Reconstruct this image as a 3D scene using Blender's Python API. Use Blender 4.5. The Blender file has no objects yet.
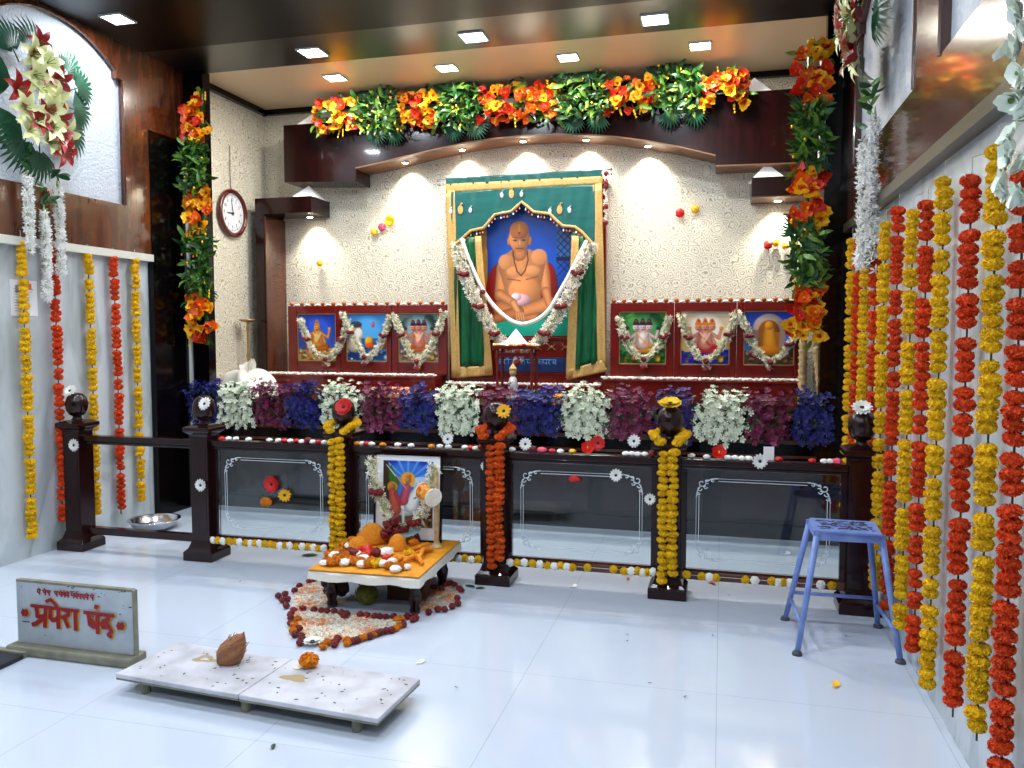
import bpy, math, random
import numpy as np
from mathutils import Vector, Matrix, Euler
random.seed(7)
R = random.random
PI = math.pi
sc = bpy.context.scene
COL = sc.collection

# ------------------------------------------------------------------ camera
F_PX = 806.0
CAM = Vector((0, 0, 1.5)); YAW = math.radians(14.62); PIT = math.radians(3.64)
fw = Vector((-math.sin(YAW)*math.cos(PIT), math.cos(YAW)*math.cos(PIT), -math.sin(PIT)))
rt = Vector((math.cos(YAW), math.sin(YAW), 0)); up = rt.cross(fw)
cd = bpy.data.cameras.new('camera'); cam = bpy.data.objects.new('camera', cd); COL.objects.link(cam)
cd.sensor_width = 36; cd.lens = 36*F_PX/1024; cd.clip_start = .05
cam.matrix_world = Matrix.Translation(CAM) @ Matrix((rt, up, -fw)).transposed().to_4x4()
sc.camera = cam
def at(px, py, ax, val):
    """point of the room on the plane ax = val seen at this pixel"""
    d = fw + rt*((px-512)/F_PX) + up*((384-py)/F_PX)
    i = 'xyz'.index(ax); return CAM + d*((val-CAM[i])/d[i])

XL, XR, YB, YN, ZC, ZS = -4.46, .85, 7.30, 6.07, 3.68, 3.70

# ------------------------------------------------------------------ materials
def lin(c):
    return tuple((v/12.92 if v <= .04045 else ((v+.055)/1.055)**2.4) for v in [x/255 for x in c])
MATS = {}
def mat(name, rgb, rough=.5, var=0., noise=0., nscale=8, metal=0, coat=0, bump=0, bscale=60, emit=0, spec=.5, rgb2=None, sss=0, stretch=None):
    if name in MATS: return MATS[name]
    m = bpy.data.materials.new(name); m.use_nodes = True; nt = m.node_tree; N = nt.nodes; L = nt.links
    b = N['Principled BSDF']; c = lin(rgb) + (1,)
    b.inputs['Base Color'].default_value = c; b.inputs['Roughness'].default_value = rough
    b.inputs['Metallic'].default_value = metal; b.inputs['Coat Weight'].default_value = coat
    b.inputs['Coat Roughness'].default_value = .06
    b.inputs['Specular IOR Level'].default_value = spec
    if emit: b.inputs['Emission Color'].default_value = c; b.inputs['Emission Strength'].default_value = emit
    out = None
    if noise or bump or stretch:
        tc = N.new('ShaderNodeTexCoord'); mp = N.new('ShaderNodeMapping'); L.new(tc.outputs['Object'], mp.inputs[0])
        if stretch: mp.inputs['Scale'].default_value = stretch
    if noise:
        n = N.new('ShaderNodeTexNoise'); n.inputs['Scale'].default_value = nscale; n.inputs['Detail'].default_value = 5
        L.new(mp.outputs[0], n.inputs['Vector'])
        cr = N.new('ShaderNodeValToRGB'); L.new(n.outputs[0], cr.inputs[0])
        c2 = lin(rgb2)+(1,) if rgb2 else tuple(v*(1-noise) for v in c[:3])+(1,)
        cr.color_ramp.elements[0].position = .35; cr.color_ramp.elements[1].position = .65
        cr.color_ramp.elements[0].color = c2; cr.color_ramp.elements[1].color = c; out = cr.outputs[0]
    if var:
        oi = N.new('ShaderNodeObjectInfo'); h = N.new('ShaderNodeHueSaturation')
        mr = N.new('ShaderNodeMapRange'); mr.inputs[3].default_value = 1-var; mr.inputs[4].default_value = 1+var
        L.new(oi.outputs['Random'], mr.inputs[0]); L.new(mr.outputs[0], h.inputs['Value'])
        h.inputs['Color'].default_value = c
        if out: L.new(out, h.inputs['Color'])
        out = h.outputs[0]
    if out: L.new(out, b.inputs['Base Color'])
    if bump:
        n = N.new('ShaderNodeTexNoise'); n.inputs['Scale'].default_value = bscale; n.inputs['Detail'].default_value = 4
        L.new(mp.outputs[0], n.inputs['Vector'])
        bp = N.new('ShaderNodeBump'); bp.inputs['Strength'].default_value = bump; bp.inputs['Distance'].default_value = .01
        L.new(n.outputs[0], bp.inputs['Height']); L.new(bp.outputs[0], b.inputs['Normal'])
    MATS[name] = m; return m
def nodes(m): return m.node_tree.nodes, m.node_tree.links, m.node_tree.nodes['Principled BSDF']

dark = mat('dark_polished_wood', (38, 10, 9), .22, spec=.3, noise=.5, nscale=4, coat=.25, stretch=(8, 8, .8))
black = mat('black_laminate', (8, 5, 6), .12, coat=.0, spec=.25)
brown = mat('brown_veneer', (92, 44, 22), .2, noise=.55, nscale=3, coat=.6, stretch=(1, 6, 1))
lining = mat('arch_lining', (120, 82, 54), .4)
cherry = mat('red_cherry_wood', (122, 18, 10), .25, noise=.3, nscale=5, coat=.5)
ceilb = mat('black_gloss_ceiling', (5, 4, 5), .35, spec=.15)
mirror_black = mat('mirror_black_ceiling', (16, 12, 10), .28, spec=1.0, coat=.0)
soffit_m = mat('cream_soffit', (225, 198, 160), .35)
whitem = mat('white_plaster_wall', (205, 205, 200), .6)
trimw = mat('pale_trim', (205, 205, 195), .4)
trimo = mat('olive_trim', (70, 66, 48), .3)
gold = mat('gold_satin', (206, 166, 96), .38, noise=.22, nscale=60, bump=.2, bscale=150)
teal = mat('teal_satin', (0, 92, 88), .38, noise=.25, nscale=5, stretch=(1, 1, 4))
green_s = mat('green_satin', (8, 100, 60), .35, noise=.45, nscale=9, stretch=(3, 1, .6))
brass = mat('brass', (196, 158, 96), .3, metal=.8)
beige_carved = mat('carved_pale_wood', (205, 172, 120), .5, noise=.4, nscale=30)
steel = mat('steel', (215, 218, 222), .18, metal=1)
blue_metal = mat('blue_painted_metal', (128, 154, 214), .35, noise=.35, nscale=18, rgb2=(108, 134, 202))
rust = mat('worn_dark_patch', (52, 50, 58), .6)
rubber = mat('grey_foot', (70, 72, 80), .6)
yel_m = mat('marigold_yellow', (255, 220, 22), .75, var=.08, noise=.4, nscale=60, rgb2=(248, 192, 6), bump=.9, bscale=130)
ora_m = mat('marigold_orange', (244, 90, 18), .75, var=.1, noise=.4, nscale=60, rgb2=(222, 60, 8), bump=.9, bscale=130)
ora2_m = mat('marigold_bright_orange', (242, 112, 12), .75, var=.1, noise=.4, nscale=60, rgb2=(222, 78, 6), bump=.9, bscale=130)
amb_m = mat('marigold_amber', (240, 156, 20), .75, var=.1, noise=.4, nscale=60, rgb2=(226, 128, 12), bump=.9, bscale=130)
rose_m = mat('rose_red', (128, 6, 16), .55, var=.3, noise=.5, nscale=50, bump=.8, bscale=90)
red_m = mat('petal_red', (205, 16, 14), .5, var=.1)
pink_m = mat('petal_pink', (226, 80, 110), .6, var=.1)
white_m = mat('petal_white', (240, 240, 236), .6, var=.04)
cream_m = mat('tuberose_cream', (244, 240, 220), .6, noise=.12, nscale=30)
core_m = mat('garland_core', (176, 176, 130), .8, noise=.5, nscale=70, rgb2=(120, 136, 84))
rose_white_m = mat('floret_white_pink', (250, 240, 226), .6, noise=.12, nscale=30)
yelp_m = mat('petal_yellow', (250, 190, 20), .5, var=.12)
orap_m = mat('petal_orange', (235, 96, 14), .5, var=.15)
redp_m = mat('petal_scarlet', (205, 34, 10), .5, var=.15)
lily_m = mat('lily_pale', (232, 236, 170), .5, var=.06)
purple_m = mat('orchid_purple', (84, 4, 38), .5, var=.3, noise=.4, nscale=40, rgb2=(128, 28, 78))
blue_m = mat('orchid_blue', (8, 8, 74), .5, var=.3, noise=.4, nscale=40, rgb2=(34, 36, 138))
violet_m = mat('orchid_violet', (36, 8, 96), .5, var=.25, noise=.4, nscale=40)
whiteo_m = mat('orchid_white', (228, 236, 212), .5, var=.05)
leaf_m = mat('leaf_green', (30, 84, 30), .4, var=.25, noise=.4, nscale=20)
leafl_m = mat('leaf_light', (96, 140, 40), .45, var=.25, noise=.4, nscale=20)
palm_m = mat('palm_green', (14, 72, 46), .4, var=.2)
darkc = mat('flower_dark_centre', (40, 30, 20), .8)
string_m = mat('thread', (200, 195, 180), .8)
stem_m = mat('green_thread', (50, 62, 26), .8)
rice_m = mat('white_blossom_line', (242, 236, 226), .7)
bead_m = mat('brown_bead', (160, 84, 40), .5, var=.2)
cloth_m = mat('white_cloth', (235, 232, 222), .6, noise=.08, nscale=6)
turm = mat('turmeric_cloth', (232, 152, 8), .7, noise=.25, nscale=14, bump=.4, bscale=80)
husk = mat('coconut_husk', (172, 116, 78), .8, noise=.4, nscale=10, bump=.8, bscale=60, stretch=(1, 1, 5))
plank_m = mat('worn_marble_plank', (212, 212, 222), .4, noise=.2, nscale=7, rgb2=(176, 176, 184))
sign_m = mat('worn_white_sign', (186, 196, 204), .45, noise=.2, nscale=8, rgb2=(168, 176, 182))
signedge = mat('weathered_stone', (140, 138, 118), .6, noise=.35, nscale=14)
redpaint = mat('red_paint', (150, 8, 12), .5)
yelpaint = mat('yellow_paint', (222, 160, 40), .5)
stain = mat('brown_stain', (168, 150, 112), .6); dirt = mat('dark_speck', (70, 84, 70), .7)
paper = mat('paper_white', (232, 234, 238), .7); ink = mat('ink', (30, 30, 40), .7)
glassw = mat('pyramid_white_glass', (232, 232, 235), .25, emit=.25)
etch = mat('etched_white', (215, 225, 232), .6)
bluelab = mat('blue_label', (18, 50, 110), .4)
lamp_e = mat('lamp_emitter', (225, 238, 255), .5, emit=30)
lamp_w = mat('warm_lamp_emitter', (255, 240, 214), .5, emit=30)
silver = mat('silver_foil', (214, 216, 222), .3, metal=.5)

# wallpaper with curled motifs
def wallpaper():
    m = mat('cream_paisley_wallpaper', (226, 220, 202), .5); N, L, b = nodes(m)
    tc = N.new('ShaderNodeTexCoord'); mp = N.new('ShaderNodeMapping'); L.new(tc.outputs['Object'], mp.inputs[0])
    vo = N.new('ShaderNodeTexVoronoi'); vo.inputs['Scale'].default_value = 11; vo.inputs['Randomness'].default_value = .75
    L.new(mp.outputs[0], vo.inputs['Vector'])
    mu = N.new('ShaderNodeMath'); mu.operation = 'MULTIPLY'; mu.inputs[1].default_value = 34; L.new(vo.outputs['Distance'], mu.inputs[0])
    n0 = N.new('ShaderNodeTexNoise'); n0.inputs['Scale'].default_value = 26; L.new(mp.outputs[0], n0.inputs['Vector'])
    ad = N.new('ShaderNodeMath'); ad.operation = 'MULTIPLY_ADD'; ad.inputs[1].default_value = 14; L.new(n0.outputs[0], ad.inputs[0]); L.new(mu.outputs[0], ad.inputs[2])
    si = N.new('ShaderNodeMath'); si.operation = 'SINE'; L.new(ad.outputs[0], si.inputs[0])
    cr = N.new('ShaderNodeValToRGB'); L.new(si.outputs[0], cr.inputs[0])
    cr.color_ramp.elements[0].position = .6; cr.color_ramp.elements[1].position = .92
    cr.color_ramp.elements[0].color = lin((228, 222, 204))+(1,); cr.color_ramp.elements[1].color = lin((166, 152, 124))+(1,)
    L.new(cr.outputs[0], b.inputs['Base Color'])
    bp = N.new('ShaderNodeBump'); bp.inputs['Strength'].default_value = .3; bp.inputs['Distance'].default_value = .004
    L.new(si.outputs[0], bp.inputs['Height']); L.new(bp.outputs[0], b.inputs['Normal'])
    return m
wallp = wallpaper()
def texwhite():
    m = mat('textured_white_panel', (196, 204, 214), .45, bump=.9, bscale=55, noise=.15, nscale=50); return m
panelw = texwhite()
def marble(name, base, vein):
    m = mat(name, base, .22, coat=.2); N, L, b = nodes(m)
    tc = N.new('ShaderNodeTexCoord'); mp = N.new('ShaderNodeMapping'); L.new(tc.outputs['Object'], mp.inputs[0])
    mp.inputs['Scale'].default_value = (1, 1, .45); mp.inputs['Rotation'].default_value = (.5, 0, 0)
    n = N.new('ShaderNodeTexNoise'); n.inputs['Scale'].default_value = 1.6; n.inputs['Detail'].default_value = 8; n.inputs['Distortion'].default_value = 1.2
    L.new(mp.outputs[0], n.inputs['Vector'])
    cr = N.new('ShaderNodeValToRGB'); L.new(n.outputs[0], cr.inputs[0]); e = cr.color_ramp.elements
    e[0].position = .3; e[0].color = lin(base)+(1,); e[1].position = .62; e[1].color = lin(base)+(1,)
    x = cr.color_ramp.elements.new(.5); x.color = lin(vein)+(1,); x2 = cr.color_ramp.elements.new(.44); x2.color = lin(base)+(1,)
    # slab joints every 1.17 m upward
    L.new(cr.outputs[0], b.inputs['Base Color']); return m
marb = marble('pale_marble', (196, 205, 210), (168, 178, 180))
def floor_mat():
    m = mat('white_floor_tile', (206, 216, 232), .1, coat=.35, spec=.5); N, L, b = nodes(m)
    b.inputs['Coat Roughness'].default_value = .05
    g = N.new('ShaderNodeNewGeometry'); sp = N.new('ShaderNodeSeparateXYZ'); L.new(g.outputs['Position'], sp.inputs[0])
    def seam(o, off):
        a = N.new('ShaderNodeMath'); a.operation = 'ADD'; a.inputs[1].default_value = off; L.new(sp.outputs[o], a.inputs[0])
        q = N.new('ShaderNodeMath'); q.operation = 'PINGPONG'; q.inputs[1].default_value = .41; L.new(a.outputs[0], q.inputs[0])
        l = N.new('ShaderNodeMath'); l.operation = 'LESS_THAN'; l.inputs[1].default_value = .0016; L.new(q.outputs[0], l.inputs[0]); return l
    s1 = seam(0, 8.2); s2 = seam(1, -2.55+8.2)
    mx = N.new('ShaderNodeMath'); mx.operation = 'MAXIMUM'; L.new(s1.outputs[0], mx.inputs[0]); L.new(s2.outputs[0], mx.inputs[1])
    mi = N.new('ShaderNodeMix'); mi.data_type = 'RGBA'; L.new(mx.outputs[0], mi.inputs[0])
    mi.inputs[6].default_value = lin((206, 216, 232))+(1,); mi.inputs[7].default_value = lin((176, 186, 204))+(1,)
    L.new(mi.outputs[2], b.inputs['Base Color']); return m
floorm = floor_mat()
def glass_mat():
    m = bpy.data.materials.new('clear_glass'); m.use_nodes = True; N = m.node_tree.nodes; L = m.node_tree.links; N.clear()
    o = N.new('ShaderNodeOutputMaterial'); t = N.new('ShaderNodeBsdfTransparent'); t.inputs[0].default_value = (.92, .96, .96, 1)
    gl = N.new('ShaderNodeBsdfGlossy'); gl.inputs['Roughness'].default_value = .03; fr = N.new('ShaderNodeFresnel'); fr.inputs[0].default_value = 1.5
    mu = N.new('ShaderNodeMath'); mu.operation = 'MULTIPLY'; mu.inputs[1].default_value = 1.1; mu.use_clamp = True; L.new(fr.outputs[0], mu.inputs[0])
    x = N.new('ShaderNodeMixShader'); L.new(mu.outputs[0], x.inputs[0]); L.new(t.outputs[0], x.inputs[1]); L.new(gl.outputs[0], x.inputs[2])
    L.new(x.outputs[0], o.inputs[0]); return m
glassm = glass_mat()
def art_mat():
    m = mat('painted_print', (200, 200, 200), .3); N, L, b = nodes(m)
    a = N.new('ShaderNodeVertexColor'); a.layer_name = 'art'; L.new(a.outputs[0], b.inputs['Base Color']); return m
artm = art_mat()

# ------------------------------------------------------------------ mesh builder
class MB:
    def __init__(s): s.v = []; s.f = []; s.m = []
    def add(s, vs, fs, m=0, M=None):
        n = len(s.v)
        s.v += [tuple(M @ Vector(p)) for p in vs] if M is not None else [tuple(p) for p in vs]
        s.f += [tuple(i+n for i in f) for f in fs]; s.m += [m]*len(fs); return s
    def box(s, a, b, m=0, M=None):
        x0, y0, z0 = a; x1, y1, z1 = b
        return s.add([(x0,y0,z0),(x1,y0,z0),(x1,y1,z0),(x0,y1,z0),(x0,y0,z1),(x1,y0,z1),(x1,y1,z1),(x0,y1,z1)],
              [(3,2,1,0),(4,5,6,7),(0,1,5,4),(1,2,6,5),(2,3,7,6),(3,0,4,7)], m, M)
    def lathe(s, prof, n=16, m=0, M=None, rot=0.):
        vs = []; fs = []
        for r, z in prof:
            for k in range(n):
                a = rot + 2*PI*k/n; vs.append((r*math.cos(a), r*math.sin(a), z))
        for i in range(len(prof)-1):
            for k in range(n):
                k2 = (k+1) % n; fs.append((i*n+k, i*n+k2, (i+1)*n+k2, (i+1)*n+k))
        if prof[0][0] > 1e-4: fs.append(tuple(range(n-1, -1, -1)))
        if prof[-1][0] > 1e-4: fs.append(tuple((len(prof)-1)*n+k for k in range(n)))
        return s.add(vs, fs, m, M)
    def sq(s, prof, m=0, M=None): return s.lathe([(r*1.41421, z) for r, z in prof], 4, m, M, PI/4)
    def tube(s, pts, r, n=8, m=0, M=None):
        pts = [Vector(p) for p in pts]; vs = []; fs = []
        for i, p in enumerate(pts):
            t = (pts[min(i+1, len(pts)-1)]-pts[max(i-1, 0)]).normalized()
            a = t.cross(Vector((0,0,1))) if abs(t.z) < .95 else t.cross(Vector((0,1,0)))
            a.normalize(); b = t.cross(a); rr = r[i] if isinstance(r, (list, tuple)) else r
            for k in range(n):
                w = 2*PI*k/n; vs.append(p + a*(rr*math.cos(w)) + b*(rr*math.sin(w)))
        for i in range(len(pts)-1):
            for k in range(n):
                k2 = (k+1) % n; fs.append((i*n+k, (i+1)*n+k, (i+1)*n+k2, i*n+k2))
        fs.append(tuple(range(n))); fs.append(tuple((len(pts)-1)*n+k for k in range(n-1, -1, -1)))
        return s.add(vs, fs, m, M)
    def prism(s, poly, y0, y1, m=0, M=None):        # polygon in x,z extruded along y
        n = len(poly); vs = [(x, y0, z) for x, z in poly]+[(x, y1, z) for x, z in poly]
        fs = [tuple(range(n)), tuple(range(2*n-1, n-1, -1))]+[(k, n+k, n+(k+1) % n, (k+1) % n) for k in range(n)]
        return s.add(vs, fs, m, M)
    def ball(s, c, r, sq=1., lump=0., n=10, m=0, seed=0, fx=9):
        vs = []; fs = []; h = n//2+1; rr = random.Random(seed)
        ph = rr.random()*6
        for i in range(h+1):
            t = PI*i/h
            for k in range(n):
                a = 2*PI*k/n
                q = r*(1+lump*(math.sin(fx*a+ph+i*2.1)*math.sin(t*5+ph)+rr.uniform(-.7, .7)))
                vs.append((c[0]+q*math.sin(t)*math.cos(a), c[1]+q*math.sin(t)*math.sin(a), c[2]+q*sq*math.cos(t)))
        for i in range(h):
            for k in range(n): k2 = (k+1) % n; fs.append((i*n+k, (i+1)*n+k, (i+1)*n+k2, i*n+k2))
        return s.add(vs, fs, m)
    def petal(s, L, W, M, m=0, cup=.2, curl=0., n=3, tip=.25):
        vs = []; fs = []
        for i in range(n+1):
            t = i/n; w = W*.5*(math.sin(PI*min(1, .12+t*.8)))**.8*(1 if t < 1 else tip)
            z = cup*L*t*t*1.0 - curl*L*max(0, t-.5)**2*4
            vs += [(-w, t*L, z+w*.35), (0, t*L, z), (w, t*L, z+w*.35)]
        for i in range(n):
            a = i*3; fs += [(a, a+1, a+4, a+3), (a+1, a+2, a+5, a+4)]
        return s.add(vs, fs, m, M)
    def data(s, name, mats, smooth=True):
        me = bpy.data.meshes.new(name); me.from_pydata(s.v, [], s.f)
        for x in (mats if isinstance(mats, (list, tuple)) else [mats]): me.materials.append(x)
        me.polygons.foreach_set('material_index', s.m); me.polygons.foreach_set('use_smooth', [smooth]*len(s.f)); me.update(); return me
    def build(s, name, mats, parent=None, loc=None, rot=None, smooth=False, bevel=0):
        o = inst(name, s.data(name, mats, smooth), parent, loc, rot)
        if bevel:
            md = o.modifiers.new('bevel', 'BEVEL'); md.width = bevel; md.segments = 2; md.limit_method = 'ANGLE'; md.angle_limit = .7
        return o
def inst(name, me, parent=None, loc=None, rot=None, scl=None):
    o = bpy.data.objects.new(name, me); COL.objects.link(o)
    if parent is not None: o.parent = parent
    if loc is not None: o.location = loc
    if rot is not None: o.rotation_euler = rot
    if scl is not None: o.scale = (scl,)*3 if isinstance(scl, (int, float)) else scl
    return o
def tag(o, label, cat, group=None, kind=None):
    o['label'] = label; o['category'] = cat
    if group: o['group'] = group
    if kind: o['kind'] = kind
    return o
def thing(name, label, cat, loc=(0,0,0), rz=0., group=None):
    o = bpy.data.objects.new(name, None); COL.objects.link(o); o.empty_display_size = .05
    o.location = loc; o.rotation_euler = (0, 0, rz); return tag(o, label, cat, group)
def struct(o): o['kind'] = 'structure'; return o
def T(x=0, y=0, z=0): return Matrix.Translation((x, y, z))
def E(a=0, b=0, c=0): return Euler((a, b, c)).to_matrix().to_4x4()
def rrot(): return (R()*6.28, R()*6.28, R()*6.28)
ORD = ['nearest', 'second', 'third', 'fourth', 'fifth', 'sixth', 'seventh', 'eighth', 'ninth', 'tenth', 'eleventh', 'twelfth']

# ------------------------------------------------------------------ flower meshes (shared data)
def marigold(m, r=.038, sq=.7, seed=0):
    mb = MB().ball((0, 0, 0), r*.8, sq, .05, 14, 0, seed); q = random.Random(seed)
    for k in range(150):
        z = 1-2*(k+.5)/150; a = k*2.39996+q.uniform(-.2, .2); u = math.sqrt(1-z*z)
        d = Vector((u*math.cos(a), u*math.sin(a), z*sq)).normalized(); p = Vector((u*math.cos(a), u*math.sin(a), z*sq))*r
        s_ = d.cross(Vector((q.uniform(-1, 1), q.uniform(-1, 1), q.uniform(-1, 1)))).normalized(); n_ = d.cross(s_)
        w = r*.17*q.uniform(.7, 1.3); b = p*.78; tp_ = p*q.uniform(.97, 1.1)+n_*w*.5
        mb.add([b-s_*w*.6, b+s_*w*.6, tp_+s_*w, p*1.0+n_*w*.9, tp_-s_*w], [(0, 1, 2, 3, 4)])
    return mb
def head_mesh(name, m, r=.038, sq=.72, lump=.09, n=18, cnt=4, fx=9):
    if name == 'marigold_head': return [marigold(m, r, sq, k+3).data(name, m, False) for k in range(cnt)]
    return [MB().ball((0,0,0), r, sq, lump, n, 0, k+3, fx).data(name, m, False) for k in range(cnt)]
YH = head_mesh('marigold_head', yel_m); OH = head_mesh('marigold_head', ora_m, sq=.66); AH = head_mesh('marigold_head', amb_m); PH = head_mesh('marigold_head', ora2_m, sq=.62); YP_ = head_mesh('marigold_head', yel_m, sq=.62)
ROSE = head_mesh('rose_head', rose_m, .03, .85, .14, 12, 3, 5)
PUFF = head_mesh('blossom', white_m, .026, .6, .14, 12, 3, 6)
PUFFY = head_mesh('blossom', yelp_m, .026, .6, .14, 12, 2, 6); PUFFR = head_mesh('blossom', red_m, .026, .6, .14, 12, 2, 6)
PUFFP = head_mesh('blossom', pink_m, .026, .6, .14, 12, 2, 6); PUFFO = head_mesh('blossom', amb_m, .026, .6, .14, 12, 2, 6)
def radial(mb, npet, L, W, tilt, m=0, M=None, cup=.2, curl=0, n=3, off=0., tip=.25, r0=0):
    for k in range(npet):
        mb.petal(L*(.92+.16*R()), W, (M or Matrix()) @ E(0, 0, off+2*PI*k/npet) @ E(tilt, 0, 0) @ T(0, r0, 0), m, cup, curl, n, tip)
def bloom(r, m, mc, name='orchid_bloom', npet=6, w=.8):
    mb = MB(); radial(mb, 3, r, r*w*1.1, .35, 0, n=3, cup=.1); radial(mb, npet-3, r*.95, r*w*1.1, .6, 0, off=.6, cup=.1)
    mb.ball((0,0,r*.22), r*.18, 1, .1, 6, 1); return mb.data(name, [m, mc], True)
OB = {c: [bloom(.05, m, mc) for _ in range(2)] for c, m, mc in (('y', yelp_m, redp_m), ('o', orap_m, yelp_m), ('r', redp_m, orap_m))}
def gerbera(r, m, npet=15):
    mb = MB(); radial(mb, npet, r, r*.52, .12, 0, cup=.05, n=3, tip=.7); radial(mb, npet, r*.8, r*.42, .3, 0, T(0,0,.003), cup=.05, n=3, off=.2, tip=.7)
    c = MB().ball((0, 0, .006), r*.24, .5, .1, 10, 0)
    return mb.data('gerbera_flower', m), c.data('flower_centre', darkc)
GW = gerbera(.045, white_m, 13); GR = gerbera(.06, red_m, 22); GY = gerbera(.052, yelp_m, 12); GYF = gerbera(.06, yel_m, 22)
def lily(m):
    mb = MB(); radial(mb, 6, .11, .05, .55, 0, cup=.1, curl=.35, n=5, tip=.1)
    for k in range(5): mb.tube([(0,0,.01), (.02*math.cos(k*1.26), .02*math.sin(k*1.26), .06)], .002, 4, 1)
    return mb.data('lily_bloom', [m, leafl_m])
WB = [bloom(.038, mat('bloom_mint_white', (236, 244, 232), .5), leafl_m, 'white_bloom', 6, 1.0) for _ in range(2)]
LW = [lily(lily_m) for _ in range(2)]; LR = [lily(mat('lily_red', (158, 8, 12), .5)) for _ in range(2)]; LWH = [lily(whiteo_m)]
def leafmesh(L, W, m=leaf_m, n=5, name='leaf'):
    return MB().petal(L, W, Matrix(), 0, .1, .25, n, .1).data(name, m)
def palm(L=.2, n=13):
    mb = MB()
    for k in range(n):
        a = (k-(n-1)/2)*.19; l = L*(1-.25*abs(a))
        mb.petal(l, L*.12, E(0, 0, a) @ T(0, .02, 0), 0, -.06, .1, 3, .15)
    mb.tube([(0,-.05,-.01), (0,.03,0)], .004, 5); return mb.data('palm_leaf', palm_m)
PALM = [palm(), palm(.2, 11)]
def floret_at(mb, p, r, m=0, six=5):
    M = T(*p) @ E(*rrot())
    for k in range(six):
        a = 2*PI*k/six; c, s = math.cos(a), math.sin(a); c2, s2 = math.cos(a+.35), math.sin(a+.35); c1, s1 = math.cos(a-.35), math.sin(a-.35)
        mb.add([(0,0,-r*.25), (r*.6*c1, r*.6*s1, r*.1), (r*c, r*s, r*.18), (r*.6*c2, r*.6*s2, r*.1)], [(0,1,2,3)], m, M)
def path_pts(pts, step):
    pts = [Vector(p) for p in pts]
    P = [2*pts[0]-pts[1]]+pts+[2*pts[-1]-pts[-2]]; out = []
    for i in range(1, len(P)-2):
        n = max(1, int((P[i+1]-P[i]).length/step))
        for k in range(n):
            t = k/n; a, b, c, d = P[i-1:i+3]
            out.append(.5*((2*b)+(c-a)*t+(2*a-5*b+4*c-d)*t*t+(3*b-a-3*c+d)*t**3))
    return out+[pts[-1]]
def strand(pts, rad, r=.018, step=.01, per=2, m=0, mb=None, yscale=.7):
    mb = mb or MB()
    for p in path_pts(pts, step):
        for _ in range(per):
            a = R()*6.28; q = rad*(.75+.35*R())
            floret_at(mb, (p.x+q*math.cos(a), p.y-abs(q*math.sin(a))*yscale*(1 if R() < .75 else -1), p.z+(R()-.5)*rad), r*(.8+.4*R()), m)
    return mb

# ------------------------------------------------------------------ painting engine
class Art:
    def __init__(s, x0, y0, x1, y1, nx, ny, bg):
        s.nx, s.ny = nx, ny; s.X, s.Y = np.meshgrid(np.linspace(x0, x1, nx), np.linspace(y0, y1, ny)); s.px = (x1-x0)/nx
        s.C = np.zeros((ny, nx, 3)); s.C[:] = bg
    def mix(s, a, col, shade=None):
        c = np.array(col, float)[None, None, :]*np.ones_like(s.C)
        if shade is not None: c = c*shade[..., None]
        s.C = s.C*(1-a[..., None])+c*a[..., None]; return s
    def grad(s, c0, c1):
        t = ((s.Y-s.Y.min())/(s.Y.max()-s.Y.min()))[..., None]; s.C = np.array(c0)*(1-t)+np.array(c1)*t; return s
    def ell(s, cx, cy, rx, ry, col, rot=0, soft=1., lit=.35):
        c, n = math.cos(rot), math.sin(rot); u = ((s.X-cx)*c+(s.Y-cy)*n)/rx; v = (-(s.X-cx)*n+(s.Y-cy)*c)/ry
        d = np.sqrt(u*u+v*v); a = np.clip((1-d)*min(rx, ry)/(s.px*soft)+.5, 0, 1)
        return s.mix(a, col, 1+lit*.4-lit*np.clip((u*.6+v*.5)+d*d*.5, -1, 1.5))
    def cap(s, x0, y0, x1, y1, r0, r1, col, lit=.35):
        dx, dy = x1-x0, y1-y0; t = np.clip(((s.X-x0)*dx+(s.Y-y0)*dy)/(dx*dx+dy*dy+1e-9), 0, 1)
        d = np.hypot(s.X-x0-t*dx, s.Y-y0-t*dy); r = r0+(r1-r0)*t
        return s.mix(np.clip((r-d)/s.px+.5, 0, 1), col, 1+lit*.3-lit*(d/r)**2)
    def poly(s, pts, col, shade=None):
        ins = np.zeros(s.X.shape, bool); n = len(pts)
        for i in range(n):
            (xa, ya), (xb, yb) = pts[i], pts[(i+1) % n]
            if ya == yb: continue
            ins ^= ((s.Y > min(ya, yb)) & (s.Y <= max(ya, yb)) & (s.X < xa+(s.Y-ya)*(xb-xa)/(yb-ya)))
        return s.mix(ins.astype(float), col, shade)
    def speck(s, x0, y0, x1, y1, cols, n, r, seed=1):
        q = random.Random(seed)
        for _ in range(n): s.ell(q.uniform(x0, x1), q.uniform(y0, y1), r*q.uniform(.5, 1.4), r*q.uniform(.5, 1.2), q.choice(cols), q.random()*3)
        return s
    def mesh(s, name, w, h):
        nx, ny = s.nx, s.ny; vs = [(-w/2+w*i/(nx-1), 0, h/2-h*j/(ny-1)) for j in range(ny) for i in range(nx)]
        fs = [(j*nx+i, (j+1)*nx+i, (j+1)*nx+i+1, j*nx+i+1) for j in range(ny-1) for i in range(nx-1)]
        me = bpy.data.meshes.new(name); me.from_pydata(vs, [], fs); me.materials.append(artm)
        c = (np.clip(s.C, 0, 255)/255)**1.22*.93; c = np.where(c <= .04045, c/12.92, ((c+.055)/1.055)**2.4)
        buf = np.ones((ny*nx, 4), np.float32); buf[:, :3] = c.reshape(-1, 3)
        ca = me.color_attributes.new('art', 'FLOAT_COLOR', 'POINT'); ca.data.foreach_set('color', buf.ravel()); return me
SKIN = (214, 150, 100); SKD = (150, 92, 58)
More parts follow.
